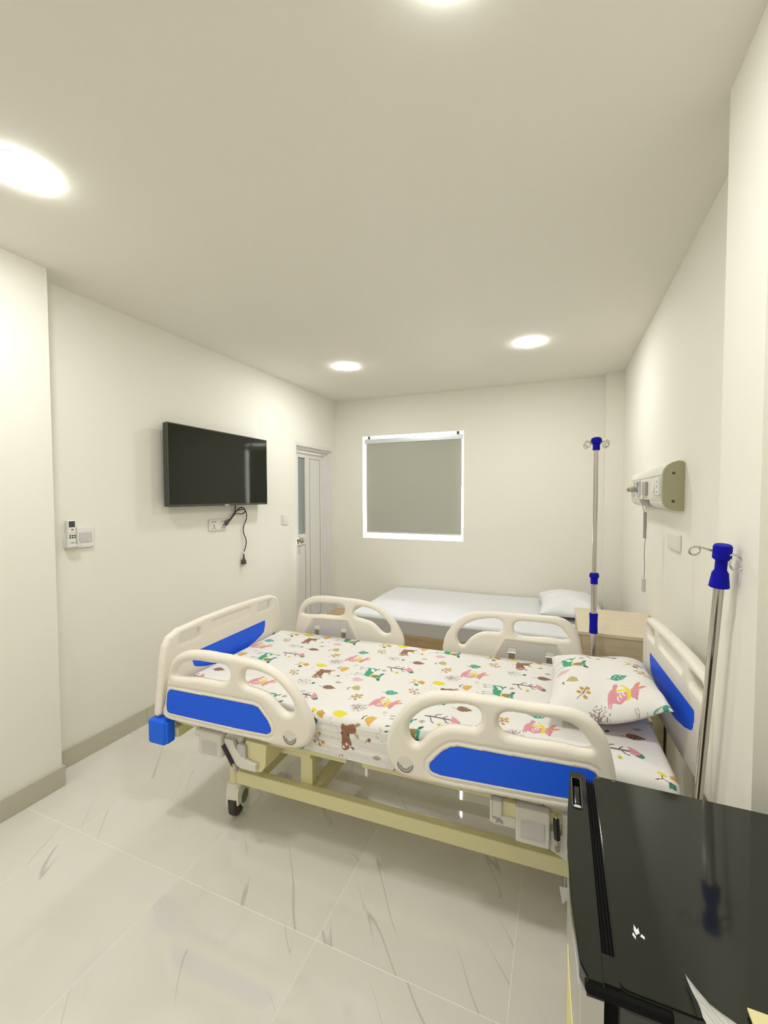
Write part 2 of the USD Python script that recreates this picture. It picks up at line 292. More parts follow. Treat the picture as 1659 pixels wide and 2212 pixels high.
downlight(-.217, -1.55, 'right downlight of the unseen pair added as fill behind the camera')

# ---------------------------------------------------------------- things on the left wall
tvx, ty0, ty1, tz0, tz1 = -2.42, 2.083, 3.125, 1.43, 2.0
tv = thing('television', 'large black flat television on a bracket on the left wall', 'television', (XL, (ty0+ty1)/2, (tz0+tz1)/2))
part(tv, 'casing', [bx(tvx-.045, tvx-.006, ty0+.002, ty1-.002, tz0+.002, tz1-.002, .004), bx(tvx-.065, tvx-.04, ty0+.12, ty1-.12, tz0+.03, tz1-.2, .01)], M['dark'])
w = .007
part(tv, 'bezel', [bx(tvx-.012, tvx, ty0, ty0+w, tz0, tz1), bx(tvx-.012, tvx, ty1-w, ty1, tz0, tz1), bx(tvx-.012, tvx, ty0+w, ty1-w, tz1-w, tz1), bx(tvx-.012, tvx, ty0+w, ty1-w, tz0, tz0+.016)], M['dark'], smooth=False)
part(tv, 'screen', bx(tvx-.010, tvx-.002, ty0+w, ty1-w, tz0+.016, tz1-w), M['screen'], smooth=False)
part(tv, 'sensor_box', bx(tvx-.012, tvx+.0015, 2.60, 2.65, tz0-.007, tz0+.011, .002), M['grey'])
part(tv, 'wall_bracket', [bx(XL+.0005, XL+.012, 2.40, 2.80, 1.6, 1.85), bx(XL+.01, tvx-.06, 2.45, 2.48, 1.58, 1.87), bx(XL+.01, tvx-.06, 2.72, 2.75, 1.58, 1.87)], M['black'], smooth=False)
cx = XL+.02
cd = thing('power_cable', 'looped black television power cable hanging on the wall with a loose plug', 'cable', (cx, 2.85, 1.0))
a0 = (cx, 2.80)
pts = [(cx-.0, 2.795, 1.47), (cx, 2.80, 1.405), (cx, 2.79, 1.365), (cx, 2.735, 1.315), (cx+.004, 2.675, 1.285), (cx+.008, 2.672, 1.272), (cx+.004, 2.73, 1.305), (cx+.002, 2.79, 1.362), (cx+.003, 2.845, 1.40), (cx+.003, 2.895, 1.403), (cx+.003, 2.915, 1.375), (cx+.004, 2.88, 1.355), (cx+.004, 2.80, 1.358), (cx+.008, 2.72, 1.30), (cx+.012, 2.668, 1.276), (cx+.012, 2.70, 1.296),
       (cx+.008, 2.79, 1.372), (cx+.008, 2.85, 1.39), (cx+.008, 2.905, 1.385), (cx+.008, 2.925, 1.35), (cx+.006, 2.925, 1.31), (cx+.003, 2.895, 1.25), (cx, 2.895, 1.19), (cx, 2.925, 1.125), (cx, 2.92, 1.075), (cx, 2.898, 1.025), (cx, 2.893, .995)]
part(cd, 'cord', tube(spline(pts, 8), .0042, 8), M['black'], smooth=True)
part(cd, 'plug', [lathe([(0, 0), (.006, 0), (.009, -.03), (.021, -.05), (.022, -.077), (0, -.077)], (cx, 2.893, 1.0), sides=16)], M['dark'], smooth=40)
for dy in (-.0095, .0095): part(cd, 'plug_pin', cyl((cx, 2.893+dy, .924), (cx, 2.893+dy, .903), .0028, 8), M['steel'])
part(cd, 'cable_tag', bx(cx-.001, cx+.012, 2.884, 2.892, 1.012, 1.03), M['paper'], smooth=False)

def outlet_pair(name, label, wall_x, sgn, y0, y1, z0, z1):
    t = thing(name, label, 'wall socket', (wall_x, (y0+y1)/2, (z0+z1)/2)); x1 = wall_x+sgn*.011
    part(t, 'plate', bx(wall_x+sgn*.0005, x1, y0, y1, z0, z1, .003), M['white'])
    w = (y1-y0)/2
    for k in range(2):
        c = y0+w*(k+.5); h = z1-z0; zc = (z0+z1)/2
        part(t, 'socket', bx(x1-.002, x1+.0022, c-w*.42, c+w*.42, z0+h*.07, z1-h*.07, .002), M['ivory'])
        x2 = x1+.0022; hole = lambda dy, dz, sy, sz: bx(x2-.001, x2+.0004, c+dy*w-sy*w, c+dy*w+sy*w, zc+dz*h-sz*h, zc+dz*h+sz*h)
        [part(t, 'socket_hole', hole(*q), M['outlet'], smooth=False) for q in ((-.13, .27, .05, .05), (.13, .27, .05, .05), (0, -.08, .04, .12), (-.14, -.28, .06, .035), (.14, -.28, .06, .035))]
outlet_pair('double_socket', 'double white wall socket under the television', XL, 1, 2.521, 2.709, 1.232, 1.322)
outlet_pair('double_socket', 'double white wall socket on the right wall below the bedhead panel', XR, -1, 2.402, 2.632, 1.23, 1.312)
sw = thing('light_switch', 'small white rocker switch between the television and the door', 'light switch', (XL, 3.51, 1.27))
part(sw, 'plate', bx(XL+.0005, XL+.009, 3.462, 3.560, 1.225, 1.320, .003), M['white'])
part(sw, 'rocker', bx(XL+.008, XL+.014, 3.482, 3.552, 1.243, 1.312, .004), M['ivory'])
s2 = thing('light_switch', 'white switch plate beside the air conditioner remote', 'light switch', (XL, 1.575, 1.27))
part(s2, 'plate', bx(XL+.0005, XL+.017, 1.540, 1.634, 1.213, 1.330, .004), M['white'])
part(s2, 'rocker', bx(XL+.016, XL+.021, 1.552, 1.622, 1.243, 1.300, .003), M['lgrey'])
rx = XL+.006
rh = thing('remote_holder', 'white wall cradle holding the air conditioner remote', 'holder', (XL, 1.512, 1.24))
part(rh, 'cradle', [bx(XL+.0005, XL+.008, 1.478, 1.534, 1.224, 1.30, .003), bx(XL+.004, XL+.042, 1.476, 1.482, 1.222, 1.27, .002), bx(XL+.004, XL+.042, 1.530, 1.536, 1.222, 1.27, .002), bx(XL+.004, XL+.042, 1.478, 1.534, 1.220, 1.227, .002), bx(XL+.036, XL+.042, 1.478, 1.534, 1.222, 1.236, .002)], M['white'])
rm = thing('remote_control', 'white air conditioner remote with a dark display in a wall cradle', 'remote control', (XL+.02, 1.508, 1.23))
part(rm, 'body', bx(XL+.010, XL+.033, 1.4835, 1.5285, 1.2285, 1.374, .006), M['white'])
X = XL+.033
part(rm, 'display', bx(X-.002, X+.0008, 1.489, 1.521, 1.333, 1.366, .001), M['dark'], label='dark display window')
part(rm, 'power_key', bx(X-.001, X+.0015, 1.501, 1.513, 1.315, 1.324, .001), M['red'], label='red power key')
for r in range(2):
    for k in range(3): part(rm, 'key', bx(X-.001, X+.0014, 1.490+.0125*k, 1.499+.0125*k, 1.283-.011*r, 1.290-.011*r, .001), M['dark'])
for k in range(3): part(rm, 'key', bx(X-.001, X+.001, 1.489+.0125*k, 1.498+.0125*k, 1.299, 1.304, .001), M['lgrey'])
part(rm, 'key', bx(X-.001, X+.0006, 1.496, 1.517, 1.246, 1.2485), M['dark'], smooth=False)

# ---------------------------------------------------------------- bedhead panel on the right wall
py0, py1 = 2.395, 3.352
un = thing('bedhead_panel', 'ivory bedhead service unit with sockets, gas outlets and a pull cord on the right wall', 'wall panel', (XR, (py0+py1)/2, 1.54))
X_ = lambda d: XR-d
prof_up = [(0.0005, 1.478), (.082, 1.478), (.084, 1.482), (.084, 1.602), (.078, 1.622), (.065, 1.64), (.047, 1.652), (.023, 1.659), (.0005, 1.66)]
prof_lo = [(.0005, 1.4775), (.080, 1.4775), (.076, 1.46), (.065, 1.445), (.047, 1.436), (.023, 1.432), (.0005, 1.431)]
prof_cap = [(.0005, 1.436), (.006, 1.428), (.026, 1.427), (.049, 1.432), (.070, 1.443), (.083, 1.462), (.0865, 1.482), (.0865, 1.604), (.081, 1.626), (.068, 1.645), (.049, 1.657), (.026, 1.664), (.010, 1.662), (.0005, 1.652)]
def along_y(prof, y0, y1): return plate(Polygon([(X_(d), z) for d, z in prof]), y0, y1, 'xz')
part(un, 'housing', along_y(prof_up, py0, py1), M['ivory'], smooth=35)
part(un, 'back_plate', bx(XR-.03, XR-.0005, py0, py1, 1.434, 1.4775), M['grey'], smooth=False)
part(un, 'lower_cover', along_y(prof_lo, 2.395, 2.74), M['white'], smooth=35)
part(un, 'lower_cover', along_y(prof_lo, 3.05, 3.352), M['white'], smooth=35)
M['cap'] = mat('olive_end_cap', lin(160, 156, 122), .45)
cap = part(un, 'end_cap', along_y(prof_cap, 2.366, 2.396), M['cap'], smooth=35, label='olive grey end cap')
for z in (1.606, 1.473): part(cap, 'screw', cyl((X_(.045), 2.367, z), (X_(.045), 2.363, z), .006, 10), M['dark'])
part(un, 'end_cap', along_y(prof_up, 3.3525, 3.362), M['ivory'], smooth=35)
fx = X_(.084)
part(un, 'front_strip', bx(fx-.0012, fx+.001, py0, py1, 1.598, 1.6005), M['grey'], smooth=False)
part(un, 'front_strip', bx(fx-.0012, fx+.001, py0, py1, 1.488, 1.4900), M['lgrey'], smooth=False)
for k, y in enumerate((3.24, 3.04)):
    g = part(un, 'gas_outlet', bx(fx-.008, fx+.001, y-.055, y+.055, 1.497, 1.592, .003), M['lgrey'])
    part(g, 'gas_label', bx(fx-.0088, fx-.007, y-.04, y+.04, 1.556, 1.584), M['yellow'] if k == 0 else M['green'], smooth=False)
    part(g, 'gas_valve', lathe([(0, 0), (.022, 0), (.022, .006), (.014, .007), (.014, .018), (.017, .019), (.017, .025), (.009, .026), (.009, .033), (0, .034)], (fx-.008, y, 1.54), (-1, 0, 0), 20), M['brass'] if k == 0 else M['grey'])
nc = part(un, 'call_plate', bx(fx-.012, fx+.001, 2.755, 2.865, 1.502, 1.578, .003), M['grey'], label='grey nurse call plate')
cyy = 2.81
part(nc, 'pull_cord', tube(spline([(fx-.010, cyy, 1.505), (fx-.014, cyy, 1.47), (fx-.012, cyy+.005, 1.43), (fx+.0, cyy+.02, 1.40), (fx+.002, cyy+.02, 1.20), (fx+.002, cyy+.01, 1.08), (fx+.002, cyy+.02, 1.02)], 6), .0022, 6), M['grey'], smooth=True)
part(nc, 'cord_handle', cyl((fx+.001, cyy+.02, 1.405), (fx+.002, cyy+.02, 1.255), .0085, 12), M['grey'])
part(nc, 'cord_tassel', bx(fx-.008, fx+.010, cyy+.004, cyy+.034, .945, 1.022, .004), M['lgrey'])
r_ = part(un, 'rocker_switch', bx(fx-.007, fx+.001, 2.50, 2.575, 1.505, 1.587, .003), M['white'])
v = np.array([(fx-.006, 2.508, 1.515), (fx-.006, 2.562, 1.515), (fx-.006, 2.562, 1.58), (fx-.006, 2.508, 1.58), (fx-.020, 2.508, 1.517), (fx-.020, 2.562, 1.517), (fx-.009, 2.562, 1.58), (fx-.009, 2.508, 1.58)])
part(r_, 'rocker', trimesh.Trimesh(v, trimesh.convex.convex_hull(v).faces) if False else trimesh.convex.convex_hull(v), M['ivory'], smooth=False)
so = part(un, 'socket', bx(fx-.014, fx+.001, 2.405, 2.488, 1.503, 1.59, .003), M['white'])
[part(so, 'socket_hole', q, M['outlet'], smooth=False) for q in (bx(fx-.0146, fx-.013, 2.435, 2.441, 1.565, 1.572), bx(fx-.0146, fx-.013, 2.452, 2.458, 1.565, 1.572), bx(fx-.0146, fx-.013, 2.443, 2.449, 1.535, 1.552), bx(fx-.0146, fx-.013, 2.43, 2.44, 1.515, 1.521), bx(fx-.0146, fx-.013, 2.452, 2.462, 1.515, 1.521))]

# ---------------------------------------------------------------- daybed by the window, its pillow, the cabinet
dx0, dx1, dy0, dy1 = -1.72, .375, 3.365, 4.55
db = thing('daybed', 'low oak daybed under the window with a plain white fitted mattress', 'bed', ((dx0+dx1)/2, (dy0+dy1)/2, 0))
part(db, 'base', [bx(dx0-.09, dx1, dy0-.005, dy0+.02, .03, .325), bx(dx0-.09, dx1, dy1-.03, dy1-.005, .03, .325), bx(dx0-.09, dx0-.065, dy0+.02, dy1-.03, .03, .325), bx(dx1-.025, dx1, dy0+.02, dy1-.03, .03, .325), bx(dx0-.065, dx1-.025, dy0+.02, dy1-.03, .27, .295)], M['oak'], smooth=False)
part(db, 'end_shelf', bx(dx0-.30, dx0-.091, dy0+.05, dy0+.33, .375, .392, .002), M['oak'])
part(db, 'shelf_edge', bx(dx0-.305, dx0-.0905, dy0+.034, dy0+.0495, .372, .398, .002), M['woodtop'])
part(db, 'shelf_leg', bx(dx0-.29, dx0-.26, dy0+.06, dy0+.09, .0005, .375), M['oak'], smooth=False)
for x in (dx0-.05, dx1-.07):
    for y in (dy0+.03, dy1-.09): part(db, 'foot', bx(x, x+.05, y, y+.05, 0.0005, .04), M['oak'], smooth=False)
def soft_box(x0, x1, y0, y1, z0, z1, r, n=(70, 40), bulge=.0, amp=.0, fs=3.0, seed=0):
    """A mattress: rounded box with a slightly uneven top."""
    b = as_tm(bx(x0, x1, y0, y1, z0, z1, r, 24)); b = b.subdivide_to_size(.06, max_iter=8); b.merge_vertices(); v = b.vertices.copy()
    n_ = meshkit.fbm(np.c_[v[:, 0]*fs, v[:, 1]*fs*1.4, v[:, 2]*fs], 3, seed)-.5
    k = np.clip((v[:, 2]-z0)/(z1-z0), 0, 1); v[:, 2] += k*amp*n_*2
    k2 = (1-np.clip(abs(v[:, 2]-(z0+z1)/2)/((z1-z0)/2), 0, 1))
    v[:, 1] += np.sign(v[:, 1]-(y0+y1)/2)*k2*amp*n_*1.2
    b.vertices = v; return b
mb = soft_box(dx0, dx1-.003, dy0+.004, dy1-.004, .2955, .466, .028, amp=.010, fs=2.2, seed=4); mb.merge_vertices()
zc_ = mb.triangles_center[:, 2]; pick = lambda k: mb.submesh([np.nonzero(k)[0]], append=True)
M['darker_side'] = mat('grey_mattress_side', (.50, .49, .475), .38, bump=(9, .3, .012))  # mattress faces below the top edge, darker grey than the sheet
mt_ = part(db, 'mattress', pick(zc_ <= .436), M['darker_side'], smooth=True, label='darker grey mattress side')
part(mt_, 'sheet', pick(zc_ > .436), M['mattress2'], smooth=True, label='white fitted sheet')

def pillow_mesh(L, W, H, n=48, wr=.006, seed=0, corner=.05, sag=None, pw=2.4):
    """Pillow cage: L along x, W along y; both faces share the seam. Returns vertices (local, resting about z=0), faces, and flat coordinates."""
    s = np.linspace(-1, 1, n); m = int(n*W/L); t = np.linspace(-1, 1, m); S, Tt = np.meshgrid(s, t, indexing='ij')
    pinch = lambda a, b: a*(1-corner*(1-b**2)**1.0)
    x, y = pinch(S, Tt)*L/2, pinch(Tt, S)*W/2
    prof = ((1-abs(S)**pw)*(1-abs(Tt)**pw)).clip(0)**.55
    wrn = meshkit.fbm(np.stack([x*9, y*9, 0*x], -1), 3, seed)-.5
    edge = (1-prof)*prof*4
    top, bot = H*.62*prof+wr*wrn*(prof > 0)*(.4+edge), -H*.38*prof
    idx = np.arange(n*m).reshape(n, m); q = np.stack([idx[:-1, :-1], idx[1:, :-1], idx[1:, 1:], idx[:-1, 1:]], -1).reshape(-1, 4)
    rim = np.zeros((n, m), bool); rim[[0, -1]] = True; rim[:, [0, -1]] = True
    idb = np.where(rim, idx, idx+n*m); qb = np.stack([idb[:-1, :-1], idb[:-1, 1:], idb[1:, 1:], idb[1:, :-1]], -1).reshape(-1, 4)
    v = np.vstack([np.stack([x, y, top], -1).reshape(-1, 3), np.stack([x, y, bot], -1).reshape(-1, 3)])
    f = np.vstack([q[:, [0, 1, 2]], q[:, [0, 2, 3]], qb[:, [0, 1, 2]], qb[:, [0, 2, 3]]])
    flat = np.vstack([np.stack([S*L/2, Tt*W/2], -1).reshape(-1, 2)]*2)
    return v, f, flat
v, f, _ = pillow_mesh(.50, .78, .17, 40, .03, 5, .10)
v = v@np.array([[math.cos(.06), math.sin(.06), 0], [-math.sin(.06), math.cos(.06), 0], [0, 0, 1]])
k = np.clip((v[:, 2]+.06)/.06, 0, 1); v[:, 2] += .0655; v[:, 2] = np.maximum(v[:, 2], .004)
v += [.085, 4.05, .4755]
solo('pillow', trimesh.Trimesh(v, f, process=True), M['sheetw'], 'plain white pillow at the right end of the daybed by the window', 'pillow', smooth=True)

cbx0, cby0, cby1, cbz = .106, 2.595, 3.15, .742
cb = thing('bedside_cabinet', 'light wood bedside cabinet between the two beds against the right wall', 'cabinet', ((cbx0+XR)/2, (cby0+cby1)/2, 0))
part(cb, 'carcass', bx(cbx0+.02, XR-.014, cby0+.006, cby1-.006, .03, cbz-.0205), M['wood'], smooth=False)
part(cb, 'plinth', bx(cbx0+.04, XR-.014, cby0+.02, cby1-.02, .0005, .03), M['wood'], smooth=False)
part(cb, 'top', bx(cbx0, XR-.013, cby0, cby1, cbz-.02, cbz, .002, 8), M['woodtop'])
d_ = part(cb, 'drawer_front', bx(cbx0+.003, cbx0+.0195, cby0+.008, cby1-.008, .53, cbz-.024, .002), M['wood'])
part(d_, 'handle', bx(cbx0-.012, cbx0+.004, 2.80, 2.94, .62, .632, .003), M['steel'])
d_ = part(cb, 'cabinet_door', bx(cbx0+.003, cbx0+.0195, cby0+.008, cby1-.008, .034, .526, .002), M['wood'])
part(d_, 'handle', bx(cbx0-.012, cbx0+.004, 2.66, 2.672, .36, .48, .003), M['steel'])

# ---------------------------------------------------------------- hospital bed (in its own frame: u to the head, v across, z up)
bed = thing('hospital_bed', 'cream adjustable hospital bed with blue panels and folding side rails on castors', 'hospital bed', (0, 0, 0), bed=True)
RAIL = dict(
 foot=dict(outer=[(-.981,.526),(-.975,.558),(-.957,.646),(-.944,.709),(-.922,.766),(-.875,.808),(-.817,.827),(-.743,.834),(-.653,.833),(-.549,.831),(-.465,.824),(-.4,.808),(-.345,.782),(-.299,.748),(-.261,.707),(-.232,.659),(-.213,.615),(-.211,.575),(-.227,.538),(-.26,.512),(-.302,.5),(-.437,.499),(-.572,.498),(-.75,.498),(-.863,.497),(-.935,.499),(-.968,.507)],
  h1=[(-.912,.708),(-.9,.736),(-.866,.766),(-.818,.783),(-.744,.79),(-.671,.791),(-.627,.789),(-.608,.777),(-.604,.755),(-.613,.729),(-.637,.716),(-.7,.711),(-.792,.709),(-.89,.702)],
  h2=[(-.542,.757),(-.53,.779),(-.49,.789),(-.433,.783),(-.385,.767),(-.338,.732),(-.307,.7),(-.294,.668),(-.3,.647),(-.32,.636),(-.347,.64),(-.378,.664),(-.418,.694),(-.467,.707),(-.5,.712),(-.529,.72),(-.543,.737)],
  blue=[(-.945,.625),(-.93,.643),(-.747,.646),(-.569,.649),(-.489,.65),(-.458,.642),(-.411,.592),(-.396,.565),(-.4,.547),(-.42,.539),(-.571,.535),(-.796,.534),(-.937,.534),(-.951,.545),(-.951,.58)], dial=(-.309,.549)),
 head=dict(outer=[(.09,.584),(.095,.623),(.111,.676),(.143,.725),(.181,.768),(.224,.8),(.279,.819),(.326,.826),(.423,.83),(.557,.831),(.658,.834),(.707,.834),(.75,.822),(.783,.796),(.807,.759),(.821,.715),(.831,.67),(.838,.619),(.84,.572),(.834,.537),(.815,.521),(.759,.517),(.694,.514),(.662,.512),(.507,.505),(.339,.497),(.219,.495),(.156,.498),(.124,.512),(.099,.546)],
  h1=[(.175,.663),(.179,.69),(.197,.718),(.231,.748),(.279,.773),(.338,.789),(.395,.794),(.423,.784),(.432,.759),(.427,.735),(.411,.719),(.384,.715),(.349,.714),(.303,.703),(.267,.681),(.237,.651),(.221,.63),(.206,.622),(.19,.627),(.179,.645)],
  h2=[(.488,.763),(.494,.779),(.51,.79),(.536,.795),(.609,.795),(.683,.794),(.718,.784),(.742,.762),(.761,.737),(.766,.723),(.754,.716),(.699,.715),(.61,.713),(.532,.712),(.505,.718),(.49,.736)],
  blue=[(.251,.556),(.26,.575),(.297,.618),(.326,.641),(.361,.651),(.506,.653),(.66,.659),(.757,.661),(.776,.655),(.787,.636),(.792,.58),(.787,.562),(.768,.558),(.694,.555),(.56,.547),(.396,.54),(.297,.536),(.264,.541)], dial=(.168,.547)))
HINGE = dict(foot=[(-.768,.694),(-.534,.702),(-.475,.585),(-.83,.585)], head=[(.441,.696),(.689,.697),(.752,.585),(.385,.585)])
SLOTS = dict(foot=[(-.768,-.728),(-.578,-.537)], head=[(.444,.488),(.639,.681)])
def smooth_poly(pts, n=5): return Polygon(closed_spline(pts, n)).buffer(0)
def round_poly(pts, r=.02): return Polygon(pts).buffer(r).buffer(-2*r).buffer(r, quad_segs=8)
HALF = .0225
def side_rail(kind, vc, near, du, dz, label):
    R = RAIL[kind]; outer = smooth_poly(R['outer']); shape = outer
    for h in ('h1', 'h2'): shape = shape.difference(smooth_poly(R[h]))
    blue = round_poly(R['blue'])
    if near:
        fb = Field(blue, .002, .12); dial = R['dial']
        def carve(a, b, t):
            if t > 0: return 0.0
            d = fb(a, b)
            return (.0035 if d > -.001 else .0)+.0035*math.exp(-((d+.016)/.005)**2)
    else:
        tr = Polygon(HINGE[kind]).buffer(.012).buffer(-.004); tr = shapely.affinity.translate(tr, -du, -dz); fb = Field(tr, .002, .12)
        def carve(a, b, t):
            if t > 0: return 0.0
            d = fb(a, b)
            return (.006*min(max((d+.002)/.004, 0), 1))-.004*math.exp(-((d+.014)/.008)**2)
    m = moulded(shape, HALF, .0205, .0062, carve)
    m.apply_translation([du, vc, dz])
    r = part(bed, 'side_rail', m, M['cream'], smooth=True, label=label)
    tr2 = lambda p: shapely.affinity.translate(p, du, dz)
    y = vc-HALF
    if near:
        part(r, 'blue_panel', plate(tr2(blue.buffer(-.001)), y+.0006, y+.01), M['blue'], smooth=False, label='blue inset panel')
        c = np.array(R['dial'])+[du, dz]
        part(r, 'angle_dial', plate(Point(c).buffer(.031, quad_segs=12), y-.001, y+.012), M['mech'], smooth=False, label='round grey angle dial')
        arc = lambda r0, r1, a0, a1, k=20: Polygon([(c[0]+r1*math.cos(t), c[1]+r1*math.sin(t)) for t in np.linspace(a0, a1, k)]+[(c[0]+r0*math.cos(t), c[1]+r0*math.sin(t)) for t in np.linspace(a1, a0, k)])
        marks = [arc(.026, .029, math.pi*.97, math.pi*2.03), arc(.0155, .0180, math.pi*1.08, math.pi*1.92)]
        for t in np.linspace(math.pi, 2*math.pi, 17): marks.append(arc(.0215, .0255, t-.035, t+.035, 3))
        for t in np.linspace(math.pi*1.1, math.pi*1.9, 9): marks.append(arc(.0165, .0195, t-.06, t+.06, 3))
        part(r, 'dial_marks', [plate(q, y-.0018, y-.0005) for q in marks], M['mark'], smooth=False)
    else:
        tp = Polygon(HINGE[kind]); holes = [shapely.box(a, .60, b, .668) for a, b in SLOTS[kind]]
        hp = tp
        for h in holes: hp = hp.difference(h)
        part(r, 'hinge_plate', plate(hp, y+.002, y+.010), M['lgrey'], smooth=False, label='grey hinge plate with two slots')
        for a, b in SLOTS[kind]:
            part(r, 'hinge_recess', plate(shapely.box(a, .60, b, .668), y+.0085, y+.012), M['mark'], smooth=False)
            part(r, 'hinge_pin', [cyl((a+.001, y+.006, .636), (b-.001, y+.006, .636), .004, 10), bx(a+.006, b-.006, y+.003, y+.008, .60, .634)], M['steel'])
side_rail('foot', -.46, True, 0, 0, 'near foot-end side rail')
side_rail('head', -.46, True, 0, 0, 'near head-end side rail')
side_rail('foot', .535, False, .052, .022, 'far foot-end side rail')
side_rail('head', .535, False, -.012, .022, 'far head-end side rail')

def end_board(name, uc, sgn, vc, dz, flare, sc, rot):
    half_w = lambda p: [(vc+s*x*sc, z+dz) for s, x, z in p]
    side = [(.495, .50), (.482, .6), (.466, .74), (.452, .81), (.428, .847), (.37, .869), (.2, .881)] if flare else [(.44, .50), (.44, .6), (.44, .74), (.437, .81), (.42, .847), (.37, .869), (.2, .881)]
    pts = [(vc+x*sc, z+dz) for x, z in side]+[(vc, .885+dz)]+[(vc-x*sc, z+dz) for x, z in side[::-1]]
    shape = Polygon(pts).buffer(.01).buffer(-.02).buffer(.01)
    holes = [shapely.box(vc+s*.23*sc, .793+dz, vc+s*.365*sc, .838+dz) if s > 0 else shapely.box(vc-.365*sc, .793+dz, vc-.23*sc, .838+dz) for s in (-1, 1)]
    for h in holes: shape = shape.difference(h.buffer(-.015).buffer(.015+.0))
    mid = Field(rrect(vc-.165*sc, vc+.165*sc, .793+dz, .852+dz, .02), .002, .1)
    blue = Polygon([(vc+x*sc, z+dz) for x, z in [(-.297, .722), (-.29, .728), (.29, .728), (.297, .722), (.296, .695), (.284, .658), (.262, .645), (.20, .625), (.10, .607), (0, .602), (-.10, .607), (-.20, .625), (-.262, .645), (-.284, .658), (-.296, .695)]])
    fb = Field(blue, .002, .1)
    def carve(a, b, t):
        if t < 0: return 0.0
        d, m = fb(a, b), mid(a, b)
        return .013*min(max((m+.004)/.014, 0), 1)+(.003 if d > 0 else 0)
    m = moulded(shape, .021, .0185, .0065, carve)
    cr, sr = math.cos(rot), math.sin(rot)
    def place(mesh):
        w = as_tm(mesh).copy(); v = w.vertices; t, a = v[:, 1]*sgn, v[:, 0]-vc
        w.vertices = np.c_[uc+t*cr-a*sr, vc+t*sr+a*cr, v[:, 2]]
        if sgn > 0: w.faces = w.faces[:, ::-1]
        return w
    b = part(bed, name, place(m), M['cream'], smooth=True)
    part(b, 'blue_panel', place(plate(blue.buffer(-.001), .012, .0202)), M['blue'], smooth=False, label='blue curved panel')
    for s in (-1, 1):
        part(b, 'rail_notch', place(plate(rrect(vc+s*.385*sc-.018, vc+s*.385*sc+.018, .565+dz, .622+dz, .017), .0195, .0216)), M['mark'], smooth=False)
    return place
end_board('footboard', -1.022, 1, .018, 0, True, 1.0, 0.0)
end_board('headboard', 1.103, -1, .018, .068, False, .93, math.radians(1.3))
for u, v in ((-1.005, -.462), (-1.005, .500), (1.05, -.425), (1.05, .48)):
    if u < 0: part(bed, 'corner_bumper', [bx(u-.052, u+.046, v-.03, v+.03, .380, .492, .012, 12), bx(u-.045, u+.058, v-.022, v+.022, .388, .484, .006)], M['bumper'], label='blue corner bumper')

# steel frame
part(bed, 'base_rail', [bx(-.70, .80, -.33, -.292, .170, .232, .004), cyl((-.722, -.311, .165), (-.722, -.311, .246), .024, 20), cyl((.822, -.311, .165), (.822, -.311, .246), .024, 20)], M['frame'])
part(bed, 'base_rail', [bx(-.70, .80, .358, .388, .166, .214, .004), cyl((-.722, .371, .165), (-.722, .371, .246), .024, 20), cyl((.822, .371, .165), (.822, .371, .246), .024, 20)], M['frame'])
for v in (-.311, .371):
    for u in (-.722, .822): part(bed, 'tube_cap', cyl((u, v, .2455), (u, v, .2475), .017, 16), M['outlet'], label='dark open tube end')
for u in (-.62, -.315, .62): part(bed, 'crossbar', bx(u-.022, u+.022, -.2925, .3525, .172, .222, .003), M['frame'])
for u in (-.35, .60):
    for v in (-.27, .31): part(bed, 'lift_post', bx(u-.03, u+.03, v-.022, v+.022, .221, .365, .003), M['frame'])
for v in (-.29, .35):
    part(bed, 'frame_beam', bx(-.95, -.32, v-.018, v+.018, .352, .412, .003), M['frame'])
    part(bed, 'frame_beam', bx(.56, 1.0, v-.018, v+.018, .352, .412, .003), M['frame'])
for u in (-.93, -.35, .60, .98): part(bed, 'frame_cross', bx(u-.02, u+.02, -.272, .332, .356, .408, .003), M['frame'])
part(bed, 'deck_panel', bx(-.985, -.095, -.415, .455, .449, .471, .003), M['deck'])
part(bed, 'deck_panel', bx(-.03, 1.03, -.415, .455, .449, .471, .003), M['deck'])
for u in (-.9, -.55, -.36, .62, .95):
    for v in (-.29, .35): part(bed, 'deck_support', bx(u-.012, u+.012, v-.012, v+.012, .411, .45), M['frame'], smooth=False)
part(bed, 'corner_arm', [bx(-1.0, -.93, -.44, -.30, .40, .445, .004), bx(-1.0, -.96, -.30, .36, .40, .445, .004), bx(-1.0, -.93, .36, .48, .40, .445, .004)], M['frame'])
part(bed, 'corner_arm', [bx(.99, 1.03, -.39, -.30, .40, .445, .004), bx(1.02, 1.06, -.30, .36, .40, .445, .004), bx(.99, 1.06, .36, .46, .40, .445, .004)], M['frame'])
for v in (-.36, .40): part(bed, 'board_bracket', bx(-1.03, -.985, v-.02, v+.02, .41, .468, .004), M['frame'])
for v in (-.3, .34): part(bed, 'board_bracket', bx(1.055, 1.10, v-.02, v+.02, .41, .468, .004), M['frame'])

